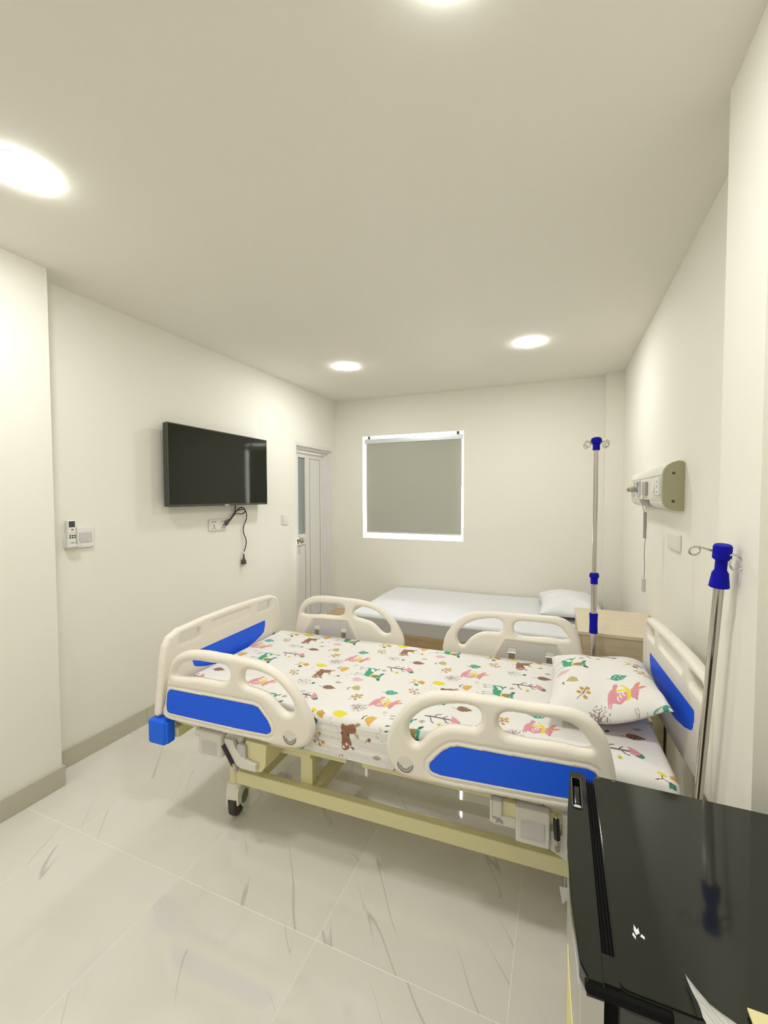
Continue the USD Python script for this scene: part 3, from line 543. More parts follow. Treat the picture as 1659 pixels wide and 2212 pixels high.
# side rail lifting gear
def gear_foot():
    v0, v1 = -.452, -.405
    g = part(bed, 'rail_mechanism', [bx(-.805, -.672, v0, v1, .362, .468, .012, 12), bx(-.672, -.575, v0+.012, v1, .358, .47, .02, 12), bx(-.83, -.80, v0+.005, v1, .43, .466, .01)], M['mech'], label='white side rail lifting gear')
    part(g, 'cover_panel', bx(-.782, -.70, v0-.002, v0+.004, .372, .43, .004), M['lgrey'])
    arc = Point(-.50, .49).buffer(.15, quad_segs=16).difference(Point(-.50, .49).buffer(.105, quad_segs=16)).intersection(shapely.box(-.66, .355, -.49, .466))
    part(g, 'swing_arm', plate(arc, v0-.012, v0+.006), M['mech'], smooth=30)
    part(g, 'lock_lever', [plate(rrect(-.585, -.545, .375, .455, .012), v0-.008, v0+.004), cyl((-.565, v0-.012, .415), (-.565, v0-.007, .415), .007, 10)], M['lgrey'])
    part(g, 'bracket_plate', plate(Polygon([(-.548, .46), (-.455, .46), (-.46, .38), (-.478, .352), (-.52, .345), (-.56, .36), (-.56, .40)]).buffer(.006), v0+.008, v1+.08), M['frame'], smooth=30)
    s = part(g, 'gas_spring', cyl((-.652, v0-.013, .440), (-.603, v0-.013, .368), .0105, 14), M['black'], label='black gas spring')
    part(s, 'spring_rod', [cyl((-.603, v0-.013, .368), (-.585, v0-.013, .341), .0045, 10), cyl((-.59, v0-.02, .34), (-.59, v0-.004, .34), .008, 10)], M['steel'])
    part(g, 'link_bar', plate(Polygon([(-.62, .36), (-.60, .375), (-.575, .335), (-.59, .325)]), v0-.004, v0+.0), M['lgrey'], smooth=False)
gear_foot()
def gear_head():
    v0, v1 = -.452, -.405
    g = part(bed, 'rail_mechanism', [bx(.543, .65, v0, v1, .348, .468, .006), bx(.466, .546, v0+.004, v1, .385, .42, .006), bx(.466, .50, v0+.004, v1, .40, .468, .006), bx(.458, .47, v0+.004, v1, .39, .468, .004)], M['mech'], label='white side rail lifting gear')
    part(g, 'cover_panel', bx(.558, .635, v0-.003, v0+.004, .372, .432, .005), M['lgrey'])
    part(g, 'latch_slot', bx(.50, .543, v0+.014, v1, .42, .466), M['frame'], smooth=False)
    part(g, 'latch_hook', plate(Point(.49, .396).buffer(.012).difference(Point(.49, .394).buffer(.008)).intersection(shapely.box(.47, .395, .51, .42)), v0, v0+.006), M['grey'], smooth=False)
    s = part(g, 'gas_spring', cyl((.668, v0+.003, .455), (.672, v0+.003, .392), .0095, 14), M['black'], label='black gas spring')
    part(s, 'spring_rod', [cyl((.668, v0+.003, .455), (.6675, v0+.003, .47), .004, 10), ], M['steel'])
    part(g, 'spring_foot', [cyl((.672, v0+.003, .392), (.673, v0+.003, .36), .004, 10), cyl((.673, v0-.004, .36), (.673, v0+.01, .36), .008, 10)], M['steel'])
    part(g, 'bracket_plate', [plate(Polygon([(.655, .34), (.655, .40), (.69, .39), (.69, .462), (.74, .462), (.74, .318), (.70, .318)]).buffer(.003), v0+.018, v1)], M['mech'], smooth=30)
gear_head()

# castors
def castor(u, v, ang):
    c, s = math.cos(ang), math.sin(ang)
    def pl(m):
        w = as_tm(m).copy(); x, y = w.vertices[:, 0].copy(), w.vertices[:, 1].copy()
        w.vertices[:, 0], w.vertices[:, 1] = u+x*c-y*s, v+x*s+y*c; return w
    ox = .018
    hood = Polygon([(-.032+ox, .158), (.036+ox, .158), (.052+ox, .135), (.056+ox, .09), (.05+ox, .055), (.03+ox, .028), (.012+ox, .024), (-.005+ox, .045), (-.012+ox, .068), (-.045+ox, .072), (-.046+ox, .12)]).buffer(.004)
    body = [plate(hood, -.030, -.022), plate(hood, .022, .030), plate(hood.difference(Point(ox-.005, .0565).buffer(.0585)).intersection(shapely.box(-1, .06, 1, 1)), -.022, .022), lathe([(0, .15), (.036, .15), (.036, .158), (.03, .168), (.012, .169), (.012, .18), (0, .18)], (0, 0, 0), sides=20)]
    k = part(bed, 'castor', [pl(b) for b in body], M['cream'], smooth=35)
    part(k, 'wheel', pl(lathe([(.018, -.02), (.045, -.02), (.054, -.014), (.056, 0), (.054, .014), (.045, .02), (.018, .02), (.018, -.02)], (ox-.005, 0, .0565), (0, 1, 0), 28)), M['rubber'], smooth=40, label='dark rubber wheel')
    for s_ in (-1, 1): part(k, 'hub_cap', pl(lathe([(0, 0), (.03, 0), (.03, .002), (.024, .004), (0, .005)], (ox+.012, s_*.0302, .078), (0, s_, 0), 20)), M['green'], smooth=40, label='dull green hub cap')
for u, v, a in ((-.722, -.311, 1.75), (-.722, .371, .9), (.822, -.311, .2), (.822, .371, -.4)): castor(u, v, a)

# ---------------------------------------------------------------- printed cotton: mattress cover and pillow case
INK = dict(dot=(140,120,116), teal=(62,160,130), tealD=(40,110,90), pink=(222,150,160), yel=(232,218,60), org=(222,150,110), ochre=(205,160,70), brown=(150,108,82), tan=(170,150,110), dark=(80,62,62), olive=(150,140,80), lpink=(226,185,190), grey=(178,170,148), white=(240,236,225), purp=(110,88,92), dteal=(70,130,110), leafb=(128,92,72), acorn=(222,176,84), lolive=(190,178,118), pale=(225,215,130))
MOTIFS = """teal|0|226,-318 219,-279 226,-233 208,-188 217,-181 240,-178 269,-173 295,-186 309,-199 307,-232 296,-265 296,-300 298,-327 300,-374 279,-375 252,-365 225,-357 231,-338
teal|28|132,-197 165,-187 206,-183
dark|50|132,-197 151,-192
teal|28|137,-240 170,-228 222,-223
dark|50|137,-240 156,-235
teal|28|136,-337 172,-331 230,-323
dark|50|136,-337 155,-332
teal|28|134,-379 181,-364 240,-358
dark|50|134,-379 152,-373
olive|0|300,-361 305,-324 336,-313 376,-305 375,-340 367,-383 339,-380
teal|0|368,-322 382,-289 396,-319 397,-372 415,-412 410,-429 387,-421 371,-388 380,-358
tealD|0|374,-387 403,-383 415,-412 410,-429 387,-421
tealD|0|372,-293 383,-268 407,-254 410,-272 394,-306
tealD|0|305,-193 332,-166 331,-186 313,-201
yel|60|297,-382 294,-339 296,-300
white|60|247,-196 265,-226 270,-253
white|60|259,-198 277,-227 283,-254
white|60|270,-199 288,-229 295,-255
brown|0|-831,221 -835,264 -832,335 -837,401 -829,420 -797,408 -771,417 -742,428 -716,420 -709,394 -710,372 -727,357 -767,351 -770,336 -756,293 -748,262 -758,251 -775,265 -768,238 -787,217 -808,213
tan|0|-725,424 -704,444 -677,437 -690,417 -717,409
lolive|0|-736,363 -714,362 -691,351 -685,324 -703,324
brown|0|-763,250 -742,229 -723,232 -734,247 -751,250
white|0|-824,227 -823,249 -801,232
white|0|-799,252 -798,274 -776,257
dark|0|-843,347 -834,351 -823,332 -832,329
dark|0|-786,349 -776,352 -766,333 -775,330
leafb|0|-627,67 -628,97 -608,118 -573,122 -535,104 -505,84 -525,67 -557,49 -588,44 -617,56
leafb|30|-670,79 -628,75
tan|0|-621,83 -613,87 -607,79 -614,74
tan|0|-612,99 -604,103 -598,94 -605,90
tan|0|-596,68 -588,73 -582,64 -589,60
tan|0|-590,95 -582,99 -576,90 -583,86
tan|0|-575,67 -567,71 -561,63 -568,58
tan|0|-576,106 -568,110 -562,101 -569,97
tan|0|-560,76 -552,80 -546,71 -553,67
tan|0|-551,97 -543,101 -537,92 -544,88
tan|0|-539,74 -531,78 -525,70 -533,65
tan|0|-530,89 -522,94 -516,85 -524,81
yel|0|-326,-320 -325,-282 -296,-258 -246,-266 -207,-284 -220,-320 -248,-344 -291,-342
acorn|0|-52,-313 -43,-277 -13,-255 34,-260 24,-315 1,-366 -31,-342
dark|45|-71,-315 -74,-284 -55,-257
lolive|0|-381,147 -359,194 -331,212 -302,183 -291,125 -331,116
dark|45|-394,152 -406,131 -393,112
brown|0|-617,323 -611,346 -591,346 -587,331 -596,316
tan|30|-632,304 -628,319 -617,327
tealD|0|460,118 460,143 484,149 492,133 481,116
grey|30|446,94 450,108 458,120
grey|0|-572,205 -551,219 -533,224 -501,212 -519,196 -546,187
teal|0|-59,166 -47,211 -21,232 59,198 23,148 -24,137
tealD|30|-86,173 -55,172
white|0|-43,179 -35,184 -32,176 -39,171
white|0|-28,204 -19,209 -16,201 -23,196
white|0|-12,167 -4,172 0,164 -8,159
white|0|2,205 11,210 14,202 7,197
white|0|16,173 24,178 28,170 20,165
lpink|0|-455,315 -436,331 -449,343 -408,370 -335,339 -370,299 -435,280 -418,308
purp|90|383,-97 459,-93 575,-94
purp|50|425,-110 440,-155 463,-182
purp|50|453,-87 464,-51 495,-39
purp|50|519,-99 531,-66 548,-52
purp|50|535,-101 554,-138 576,-143
pink|0|581,-34 621,-62 652,-102 640,-132 609,-136 588,-116
dteal|0|609,-136 640,-125 652,-102 669,-138 646,-159
pale|0|494,-178 512,-159 531,-183 516,-215 498,-210
olive|0|508,-185 517,-179 519,-196 509,-200
grey|0|352,-199 375,-168 404,-183 381,-216
yel|0|709,-304 704,-275 734,-274 755,-301 738,-323
dteal|0|745,-390 753,-354 784,-366 781,-401
ochre|0|764,-324 763,-294 786,-296 790,-274 814,-296 834,-308 825,-332 824,-352 799,-345
dark|30|685,-353 722,-339 760,-365
dark|30|722,-339 725,-308
ochre|0|-312,-7 -312,9 -296,15 -283,4 -285,-12 -299,-17
leafb|22|-268,-7 -298,-1
ochre|0|-288,31 -287,47 -272,53 -259,42 -261,25 -275,20
leafb|22|-268,-7 -274,36
ochre|0|-247,39 -246,55 -230,61 -218,50 -219,33 -234,28
leafb|22|-268,-7 -232,44
ochre|0|-244,-3 -243,13 -228,19 -215,8 -217,-8 -231,-13
leafb|22|-268,-7 -230,2
ochre|0|-269,-49 -268,-34 -252,-28 -240,-39 -242,-55 -256,-60
leafb|22|-268,-7 -255,-44
leafb|25|-314,-63 -268,-7 -247,39
ochre|0|121,293 120,308 135,313 148,304 149,289 135,284
leafb|22|181,275 134,298
ochre|0|177,320 176,334 191,340 205,330 205,315 192,310
leafb|22|181,275 191,325
ochre|0|139,250 138,265 152,270 166,260 166,246 153,241
leafb|22|181,275 152,255
ochre|0|210,255 209,269 224,274 237,265 237,250 224,245
leafb|22|181,275 223,259
ochre|0|182,230 181,244 196,249 209,240 210,226 196,221
leafb|22|181,275 196,235
leafb|25|142,341 191,251
dot|25|-235,-131 -183,-147
dot|0|-137,-157 -132,-157 -132,-152 -137,-152
dot|0|-144,-136 -139,-136 -139,-131 -144,-131
dot|0|-169,-131 -164,-131 -164,-125 -169,-125
dot|0|-183,-144 -178,-144 -178,-138 -183,-138
dot|0|-184,-160 -179,-160 -179,-155 -184,-155
dot|0|-167,-176 -162,-176 -162,-171 -167,-171
dot|0|-146,-172 -141,-172 -141,-167 -146,-167
dot|0|-119,-159 -114,-159 -114,-154 -119,-154
dot|0|-127,-129 -122,-129 -122,-124 -127,-124
dot|0|-135,-121 -130,-121 -130,-115 -135,-115
dot|0|-159,-111 -154,-111 -154,-106 -159,-106
dot|0|-182,-117 -177,-117 -177,-112 -182,-112
dot|0|-197,-131 -192,-131 -192,-126 -197,-126
dot|0|-203,-155 -198,-155 -198,-150 -203,-150
dot|0|-195,-178 -190,-178 -190,-172 -195,-172
dot|0|-175,-193 -170,-193 -170,-188 -175,-188
dot|0|-165,-195 -159,-195 -159,-190 -165,-190
dot|0|-138,-188 -133,-188 -133,-183 -138,-183
dot|0|-123,-171 -118,-171 -118,-166 -123,-166
dot|0|-103,-158 -98,-158 -98,-153 -103,-153
dot|0|-104,-143 -99,-143 -99,-138 -104,-138
dot|0|-126,-107 -121,-107 -121,-102 -126,-102
dot|0|-131,-104 -126,-104 -126,-98 -131,-98
dot|0|-151,-96 -146,-96 -146,-91 -151,-91
dot|0|-185,-101 -180,-101 -180,-95 -185,-95
dot|0|-198,-108 -192,-108 -192,-103 -198,-103
dot|0|-210,-122 -205,-122 -205,-117 -210,-117
dot|0|-219,-149 -214,-149 -214,-144 -219,-144
dot|0|-219,-153 -214,-153 -214,-148 -219,-148
dot|0|-208,-188 -202,-188 -202,-183 -208,-183
dot|0|-198,-198 -193,-198 -193,-193 -198,-193
dot|0|-186,-206 -181,-206 -181,-201 -186,-201
dot|0|-152,-211 -147,-211 -147,-205 -152,-205
dot|0|-127,-200 -121,-200 -121,-195 -127,-195
dot|0|-123,-197 -118,-197 -118,-192 -123,-192
dot|0|-106,-171 -101,-171 -101,-166 -106,-166
dot|18|-182,-151 -128,-141
dot|18|-182,-151 -151,-119
dot|18|-182,-151 -182,-129
dot|18|-182,-151 -189,-160
dot|18|-182,-151 -166,-182
dot|18|-182,-151 -135,-172
dot|25|302,158 354,138
dot|0|400,129 405,129 405,134 400,134
dot|0|389,151 394,151 394,156 389,156
dot|0|369,154 374,154 374,159 369,159
dot|0|356,144 361,144 361,149 356,149
dot|0|356,118 361,118 361,123 356,123
dot|0|372,107 377,107 377,112 372,112
dot|0|392,113 397,113 397,118 392,118
dot|0|418,136 423,136 423,141 418,141
dot|0|413,151 418,151 418,156 413,156
dot|0|393,169 398,169 398,174 393,174
dot|0|370,172 375,172 375,178 370,178
dot|0|361,170 366,170 366,175 361,175
dot|0|337,147 342,147 342,152 337,152
dot|0|334,133 339,133 339,138 334,138
dot|0|339,110 345,110 345,115 339,115
dot|0|350,98 355,98 355,103 350,103
dot|0|379,89 384,89 384,94 379,94
dot|0|394,93 399,93 399,98 394,98
dot|0|415,115 420,115 420,121 415,121
dot|0|434,126 439,126 439,131 434,131
dot|0|430,153 435,153 435,158 430,158
dot|0|420,168 426,168 426,173 420,173
dot|0|399,184 405,184 405,189 399,189
dot|0|388,188 393,188 393,193 388,193
dot|0|367,188 373,188 373,193 367,193
dot|0|337,173 342,173 342,179 337,179
dot|0|324,156 329,156 329,161 324,161
dot|0|319,140 324,140 324,145 319,145
dot|0|322,111 327,111 327,116 322,116
dot|0|323,106 329,106 329,112 323,112
dot|0|348,80 353,80 353,85 348,85
dot|0|353,78 358,78 358,83 353,83
dot|0|392,75 397,75 397,80 392,80
dot|0|404,80 410,80 410,85 404,85
dot|0|420,94 426,94 426,99 420,99
dot|0|433,120 438,120 438,126 433,126
dot|18|355,133 409,143
dot|18|355,133 386,165
dot|18|355,133 355,155
dot|18|355,133 348,124
dot|18|355,133 371,102
dot|18|355,133 402,112
dot|25|-248,-152 -198,-169
dot|0|-153,-173 -148,-173 -148,-167 -153,-167
dot|0|-164,-155 -159,-155 -159,-150 -164,-150
dot|0|-178,-151 -172,-151 -172,-146 -178,-146
dot|0|-198,-164 -192,-164 -192,-159 -198,-159
dot|0|-200,-182 -194,-182 -194,-177 -200,-177
dot|0|-185,-198 -180,-198 -180,-193 -185,-193
dot|0|-164,-196 -159,-196 -159,-191 -164,-191
dot|0|-135,-169 -130,-169 -130,-164 -135,-164
dot|0|-137,-160 -132,-160 -132,-155 -137,-155
dot|0|-153,-141 -147,-141 -147,-136 -153,-136
dot|0|-176,-133 -171,-133 -171,-128 -176,-128
dot|0|-202,-142 -197,-142 -197,-137 -202,-137
dot|0|-216,-161 -211,-161 -211,-156 -216,-156
dot|0|-218,-179 -213,-179 -213,-174 -218,-174
dot|0|-215,-192 -210,-192 -210,-187 -215,-187
dot|0|-197,-212 -192,-212 -192,-207 -197,-207
dot|0|-173,-217 -168,-217 -168,-212 -173,-212
dot|0|-162,-215 -157,-215 -157,-210 -162,-210
dot|0|-139,-194 -134,-194 -134,-189 -139,-189
dot|0|-119,-178 -113,-178 -113,-173 -119,-173
dot|0|-123,-152 -118,-152 -118,-147 -123,-147
dot|0|-136,-133 -131,-133 -131,-128 -136,-128
dot|0|-154,-122 -149,-122 -149,-117 -154,-117
dot|0|-172,-118 -167,-118 -167,-112 -172,-112
dot|0|-194,-120 -188,-120 -188,-115 -194,-115
dot|0|-206,-125 -201,-125 -201,-120 -206,-120
dot|0|-226,-145 -221,-145 -221,-140 -226,-140
dot|0|-231,-156 -226,-156 -226,-151 -231,-151
dot|0|-234,-186 -228,-186 -228,-180 -234,-180
dot|0|-225,-207 -220,-207 -220,-201 -225,-201
dot|0|-206,-225 -201,-225 -201,-220 -206,-220
dot|0|-195,-230 -190,-230 -190,-225 -195,-225
dot|0|-182,-233 -177,-233 -177,-228 -182,-228
dot|0|-150,-227 -145,-227 -145,-222 -150,-222
dot|0|-139,-219 -133,-219 -133,-214 -139,-214
dot|0|-121,-191 -116,-191 -116,-186 -121,-186
dot|18|-198,-173 -143,-163
dot|18|-198,-173 -167,-142
dot|18|-198,-173 -197,-151
dot|18|-198,-173 -205,-182
dot|18|-198,-173 -181,-204
dot|18|-198,-173 -151,-195
grey|28|56,-180 47,-189
grey|28|55,-177 66,-189
grey|28|54,-149 59,-165
grey|28|123,-176 120,-190
grey|28|137,-201 135,-215
grey|28|122,-205 134,-213
grey|28|65,-173 77,-181
grey|28|74,-167 76,-183
grey|28|66,-146 75,-160
grey|28|70,-211 83,-211
grey|28|-545,377 -535,365
grey|28|-521,408 -508,404
grey|28|-507,424 -495,422
grey|28|-546,398 -534,392
grey|28|-499,341 -487,340
grey|28|-520,367 -528,358
grey|28|-508,437 -503,423
grey|28|-521,444 -517,429
lpink|28|314,316 305,309
lpink|28|283,462 296,463
lpink|28|351,313 364,307
lpink|28|339,398 352,391
lpink|28|334,417 345,405
lpink|28|360,387 356,376
lpink|28|296,434 306,421
lpink|28|379,380 369,375
lpink|28|251,380 248,367
lpink|28|356,373 358,359
lpink|28|391,361 397,346
lpink|28|351,350 364,340
lpink|28|359,363 356,351
lpink|28|278,456 285,441
lpink|28|385,367 387,353
lpink|28|300,394 300,381
pink|0|-97,-2 -81,27 -61,46 -61,68 -50,88 -35,93 -24,81 -29,57 -38,41 -39,-2 -17,-11 15,-7 28,-14 25,-48 18,-76 -1,-83 -21,-96 -37,-95 -57,-84 -79,-76 -89,-113 -96,-115 -91,-82 -96,-76 -102,-108 -109,-110 -107,-66
pink|0|53,9 67,19 77,38 96,68 125,80 104,20 101,-4 96,-32 79,-87 71,-86 52,-75 41,-61
org|0|78,18 98,57 122,77 106,31 89,12
org|0|102,13 131,32 155,25 125,3 101,-6
yel|110|-37,16 -1,17 35,11 36,-26 27,-74
yel|70|-2,69 17,46 36,15
white|40|-41,-32 -42,-54 -33,-72
white|40|-22,-21 -23,-43 -14,-57
white|40|-3,-10 -5,-32 6,-43
dark|0|73,-84 80,-82 77,-92 70,-94
dark|0|76,-46 81,-45 79,-52 74,-53"""
SHAPES = []
for row in MOTIFS.strip().split('\n'):
    c, w, p = row.split('|'); p = [tuple(float(t)/2000 for t in q.split(',')) for q in p.split()]
    g = LineString(p).buffer(int(w)/20000, quad_segs=3) if int(w) else Polygon(p).buffer(.0006, quad_segs=2)
    SHAPES.append((np.array(lin(*INK[c]))*.96, g))
def fabric(uv):
    """Colour of the repeating woodland print at pattern coordinates uv (n x 2), in metres."""
    base = np.array([.80, .78, .735]); col = np.tile(base, (len(uv), 1))
    A, Bv, R0 = np.array([.6115, .012]), np.array([.305, -.4]), np.array([-.305, .155])
    order = np.argsort(uv[:, 0], kind='stable'); xs = uv[order, 0]
    lo, hi = uv.min(0), uv.max(0)
    for i in range(-7, 8):
        for j in range(-5, 6):
            o = R0+i*A+j*Bv
            if o[0] < lo[0]-.5 or o[0] > hi[0]+.5 or o[1] < lo[1]-.5 or o[1] > hi[1]+.5: continue
            for c, g in SHAPES:
                x0, y0, x1, y1 = g.bounds
                if o[0]+x1 < lo[0] or o[0]+x0 > hi[0] or o[1]+y1 < lo[1] or o[1]+y0 > hi[1]: continue
                k = order[np.searchsorted(xs, o[0]+x0):np.searchsorted(xs, o[0]+x1)]
                k = k[(uv[k, 1] >= o[1]+y0) & (uv[k, 1] <= o[1]+y1)]
                if len(k):
                    k = k[shapely.contains_xy(g, uv[k, 0]-o[0], uv[k, 1]-o[1])]; col[k] = c
    return col
def printed(name, v, f, uv, label, cat):
    """A cloth-covered thing standing in the bed's frame, coloured vertex by vertex from the print."""
    keep = np.unique(f); remap = np.full(len(v), -1); remap[keep] = np.arange(len(keep)); v, uv, f = v[keep], uv[keep], remap[f]
    base = np.array([v[:, 0].mean(), v[:, 1].mean(), v[:, 2].min()])
    m = usdkit.mesh(stage, numbered('/World/'+name), trimesh.Trimesh(v-base, f, process=False), M['print'], smooth=True)
    x = UsdGeom.Xformable(m.GetPrim()); x.AddTranslateOp().Set(Gf.Vec3d(*map(float, bedw(base)))); x.AddRotateZOp().Set(math.degrees(BETA))
    UsdGeom.PrimvarsAPI(m).CreatePrimvar('print', Sdf.ValueTypeNames.Color3fArray, 'vertex').Set(Vt.Vec3fArray.FromNumpy(fabric(uv).astype(np.float32)))
    meta(m.GetPrim(), label, cat)
MU0, MU1, MV0, MV1, MZ0, MZ1, MR = -.985, 1.02, -.422, .462, .4725, .632, .032
def mattress():
    h = .0028
    side, top = MZ1-MR-MZ0, MV1-MV0-2*MR; arc = MR*math.pi/2
    def profile(t):   # arc length from the near lower edge -> (v, z)
        v, z = np.empty_like(t), np.empty_like(t); s0, s1, s2, s3 = side, side+arc, side+arc+top, side+2*arc+top
        a = t < s0; v[a], z[a] = MV0, MZ0+t[a]
        a = (t >= s0) & (t < s1); q = (t[a]-s0)/MR; v[a], z[a] = MV0+MR-MR*np.cos(q), MZ1-MR+MR*np.sin(q)
        a = (t >= s1) & (t < s2); v[a], z[a] = MV0+MR+t[a]-s1, MZ1
        a = (t >= s2) & (t < s3); q = (t[a]-s2)/MR; v[a], z[a] = MV1-MR+MR*np.sin(q), MZ1-MR+MR*np.cos(q)
        a = t >= s3; v[a], z[a] = MV1, MZ1-MR-(t[a]-s3)
        return v, z
    total = 2*side+2*arc+top; t = np.linspace(0, total, int(total/h)+1)
    cut = int(.15/h); t = t[:-20] if False else t
    v, z = profile(t)
    # along u: rounded ends made by drawing the section inwards
    q = np.linspace(0, math.pi/2, 9); e = .028
    us = np.r_[MU0+e-e*np.cos(q), np.linspace(MU0+e, MU1-e, int((MU1-MU0-2*e)/h))[1:-1], (MU1-e+e*np.sin(q))]
    ins = np.r_[e-e*np.sin(q), np.zeros(len(us)-2*len(q)), e-e*np.cos(q)]
    vc = (MV0+MV1)/2
    U = np.repeat(us[:, None], len(t), 1); V = v[None]-np.sign(v-vc)[None]*np.minimum(ins[:, None], abs(v-vc)[None]); Zz = z[None]-(np.clip((z-MZ0)/(MZ1-MZ0), 0, 1)[None])*ins[:, None]
    T_ = np.repeat(t[None], len(us), 0)
    # soft unevenness, stretch creases along the side
    n1 = meshkit.fbm(np.stack([U*1.8, V*3.2, 0*U], -1), 3, 3)-.5; n2 = meshkit.fbm(np.stack([U*2.5, Zz*55, 0*U+5], -1), 3, 9)-.5; n3 = meshkit.fbm(np.stack([U*4+V*6, V*26, 0*U+2], -1), 3, 11)-.5
    up = np.clip((Zz-(MZ1-MR))/MR, 0, 1); Zz = Zz+up*(.012*n1+.0025*n3)
    sidew = np.clip(1-up, 0, 1)*np.clip((Zz-MZ0)/.03, 0, 1); V = V-np.sign(vc-V)*sidew*(.005*n2+.005*n1)*-1
    nu, nt = U.shape; idx = np.arange(nu*nt).reshape(nu, nt)
    quad = np.stack([idx[:-1, :-1], idx[1:, :-1], idx[1:, 1:], idx[:-1, 1:]], -1).reshape(-1, 4)
    f = [quad[:, [0, 2, 1]], quad[:, [0, 3, 2]]]
    P = np.stack([U, V, Zz], -1).reshape(-1, 3)
    # end caps and underside as strips between mirrored section points
    for row, flip in ((0, False), (nu-1, True)):
        k = np.arange(nt//2-1); a, b, c, d = idx[row, k], idx[row, k+1], idx[row, nt-2-k], idx[row, nt-1-k]
        tri = np.vstack([np.c_[a, b, c], np.c_[a, c, d]]); f.append(tri[:, ::-1] if flip else tri)
    k = np.arange(nu-1); a, b, c, d = idx[k, 0], idx[k+1, 0], idx[k+1, nt-1], idx[k, nt-1]; tri = np.vstack([np.c_[a, b, c], np.c_[a, c, d]]); f.append(tri[:, ::-1])
    F_ = np.vstack(f); m = trimesh.Trimesh(P, F_, process=False)
    if m.volume < 0: F_ = F_[:, ::-1]
    uv = np.c_[U.ravel(), (MV0+(T_-side-arc/2)).ravel()]
    return P, F_, uv
P, F_, uv = mattress()
printed('mattress', P, F_, uv, 'white mattress with a woodland animal and leaf print on the hospital bed', 'mattress')

def bed_pillow():
    v, f, flat = pillow_mesh(.40, .60, .15, 190, .016, 21, .07, pw=2.6)
    # right end leans up against the headboard
    lean = np.clip((v[:, 0]+.02)/.20, 0, 1); v[:, 2] += .055*lean**1.5*(1-.55*v[:, 1]/.3)
    c, s = math.cos(-.05), math.sin(-.05); x, y = v[:, 0].copy(), v[:, 1].copy()
    v[:, 0], v[:, 1] = x*c-y*s, x*s+y*c
    v = v+[.852, .065, .640+.05]
    v[:, 2] = np.maximum(v[:, 2], .6395+.004*np.clip((v[:, 2]-.6), 0, .02))
    return v, f, flat
v, f, flat = bed_pillow()
printed('pillow', v, f, v[:, :2]-[.902, -.138]+[-.305, .155], 'pillow in woodland animal print leaning on the headboard of the hospital bed', 'pillow')

# ---------------------------------------------------------------- drip stands in the bed's sockets
def drip_pole(label, base, top, joints, head, r):
    base, top = np.array(base), np.array(top); ax = (top-base)/np.linalg.norm(top-base); at = lambda z: base+ax*((z-base[2])/ax[2])
    t = thing('drip_pole', label, 'IV pole', tuple(base), bed=True)
    z0 = base[2]
    if joints:
        part(t, 'lower_tube', cyl(at(z0), at(1.06), r+.0035, 18), M['steel'], smooth=True)
        part(t, 'upper_tube', cyl(at(1.06), at(top[2]-.06), r, 18), M['steel'], smooth=True)
        part(t, 'clamp', lathe([(0, -.026), (r+.006, -.026), (r+.007, .004), (r+.012, .008), (r+.012, .024), (r+.006, .030), (0, .030)], at(1.08), ax, 20), M['iv'], label='blue height clamp')
        part(t, 'sleeve', lathe([(0, -.05), (r+.0095, -.05), (r+.008, -.0), (r+.0095, .05), (0, .05)], at(.853), ax, 20), M['iv'], label='blue socket sleeve')
    else:
        part(t, 'tube', cyl(at(z0), at(top[2]-.08), r, 18), M['steel'], smooth=True)
    hd = part(t, 'pole_head', lathe(head, at(top[2]), ax, 20), M['iv'], smooth=40, label='blue hook head')
    return t, hd, at
t, hd, at = drip_pole('tall drip pole with two blue clamps at the far side of the hospital bed', (.866, .483, .40), (.866, .483, 1.79), True,
    [(0, -.062), (.0165, -.062), (.0165, -.033), (.023, -.028), (.026, -.014), (.022, -.002), (.012, .003), (0, .004)], .0105)
part(bed, 'pole_socket', [lathe([(.016, -.05), (.021, -.05), (.021, .03), (.016, .03), (.016, -.05)], (.866, .483, .44), sides=18), bx(.84, .89, .37, .462, .40, .43)], M['frame'])
for a in (.5, 2.5, 3.75, 5.6):
    c, s = math.cos(a), math.sin(a); b = at(1.765)
    q = [(.018, 0, 0), (.04, 0, .004), (.06, 0, .006), (.068, 0, -.006), (.062, 0, -.02), (.048, .004, -.024), (.042, .008, -.012), (.05, .01, -.004)]
    part(t, 'hook', tube(spline([b+np.array([x*c-y*s, x*s+y*c, z]) for x, y, z in q], 6), .0023, 7), M['steel'], smooth=True)
t, hd, at = drip_pole('drip pole with a blue hook head leaning beside the near corner of the headboard', (1.052, -.400, .42), (1.056, -.555, 1.37), False,
    [(0, -.112), (.023, -.112), (.0185, -.075), (.0135, -.066), (.0135, -.04), (.021, -.034), (.021, -.003), (.018, .002), (0, .003)], .0118)
part(bed, 'pole_socket', [lathe([(.0145, -.045), (.02, -.045), (.02, .025), (.0145, .025), (.0145, -.045)], at(.44), (at(1.0)-at(.44))/np.linalg.norm(at(1.0)-at(.44)), 18), bx(1.02, 1.034, -.41, -.36, .405, .44)], M['frame'])
b = at(1.352)
part(t, 'hook', tube(spline([b+np.array(q) for q in [(-.012, .0, .0), (-.03, .0, .006), (-.05, -.004, .012), (-.068, -.006, .011), (-.074, -.004, .0), (-.066, 0, -.009), (-.052, .004, -.006), (-.048, .006, .008), (-.050, .008, .014)]], 6), .0025, 8), M['steel'], smooth=True)
part(t, 'hook', tube(spline([b+np.array(q) for q in [(.010, -.016, -.006), (.024, -.012, -.004), (.036, -.010, -.012), (.040, -.012, -.03), (.030, -.016, -.043), (.016, -.022, -.040), (.008, -.026, -.026), (.011, -.026, -.014)]], 6), .0028, 8), M['steel2'], smooth=True)

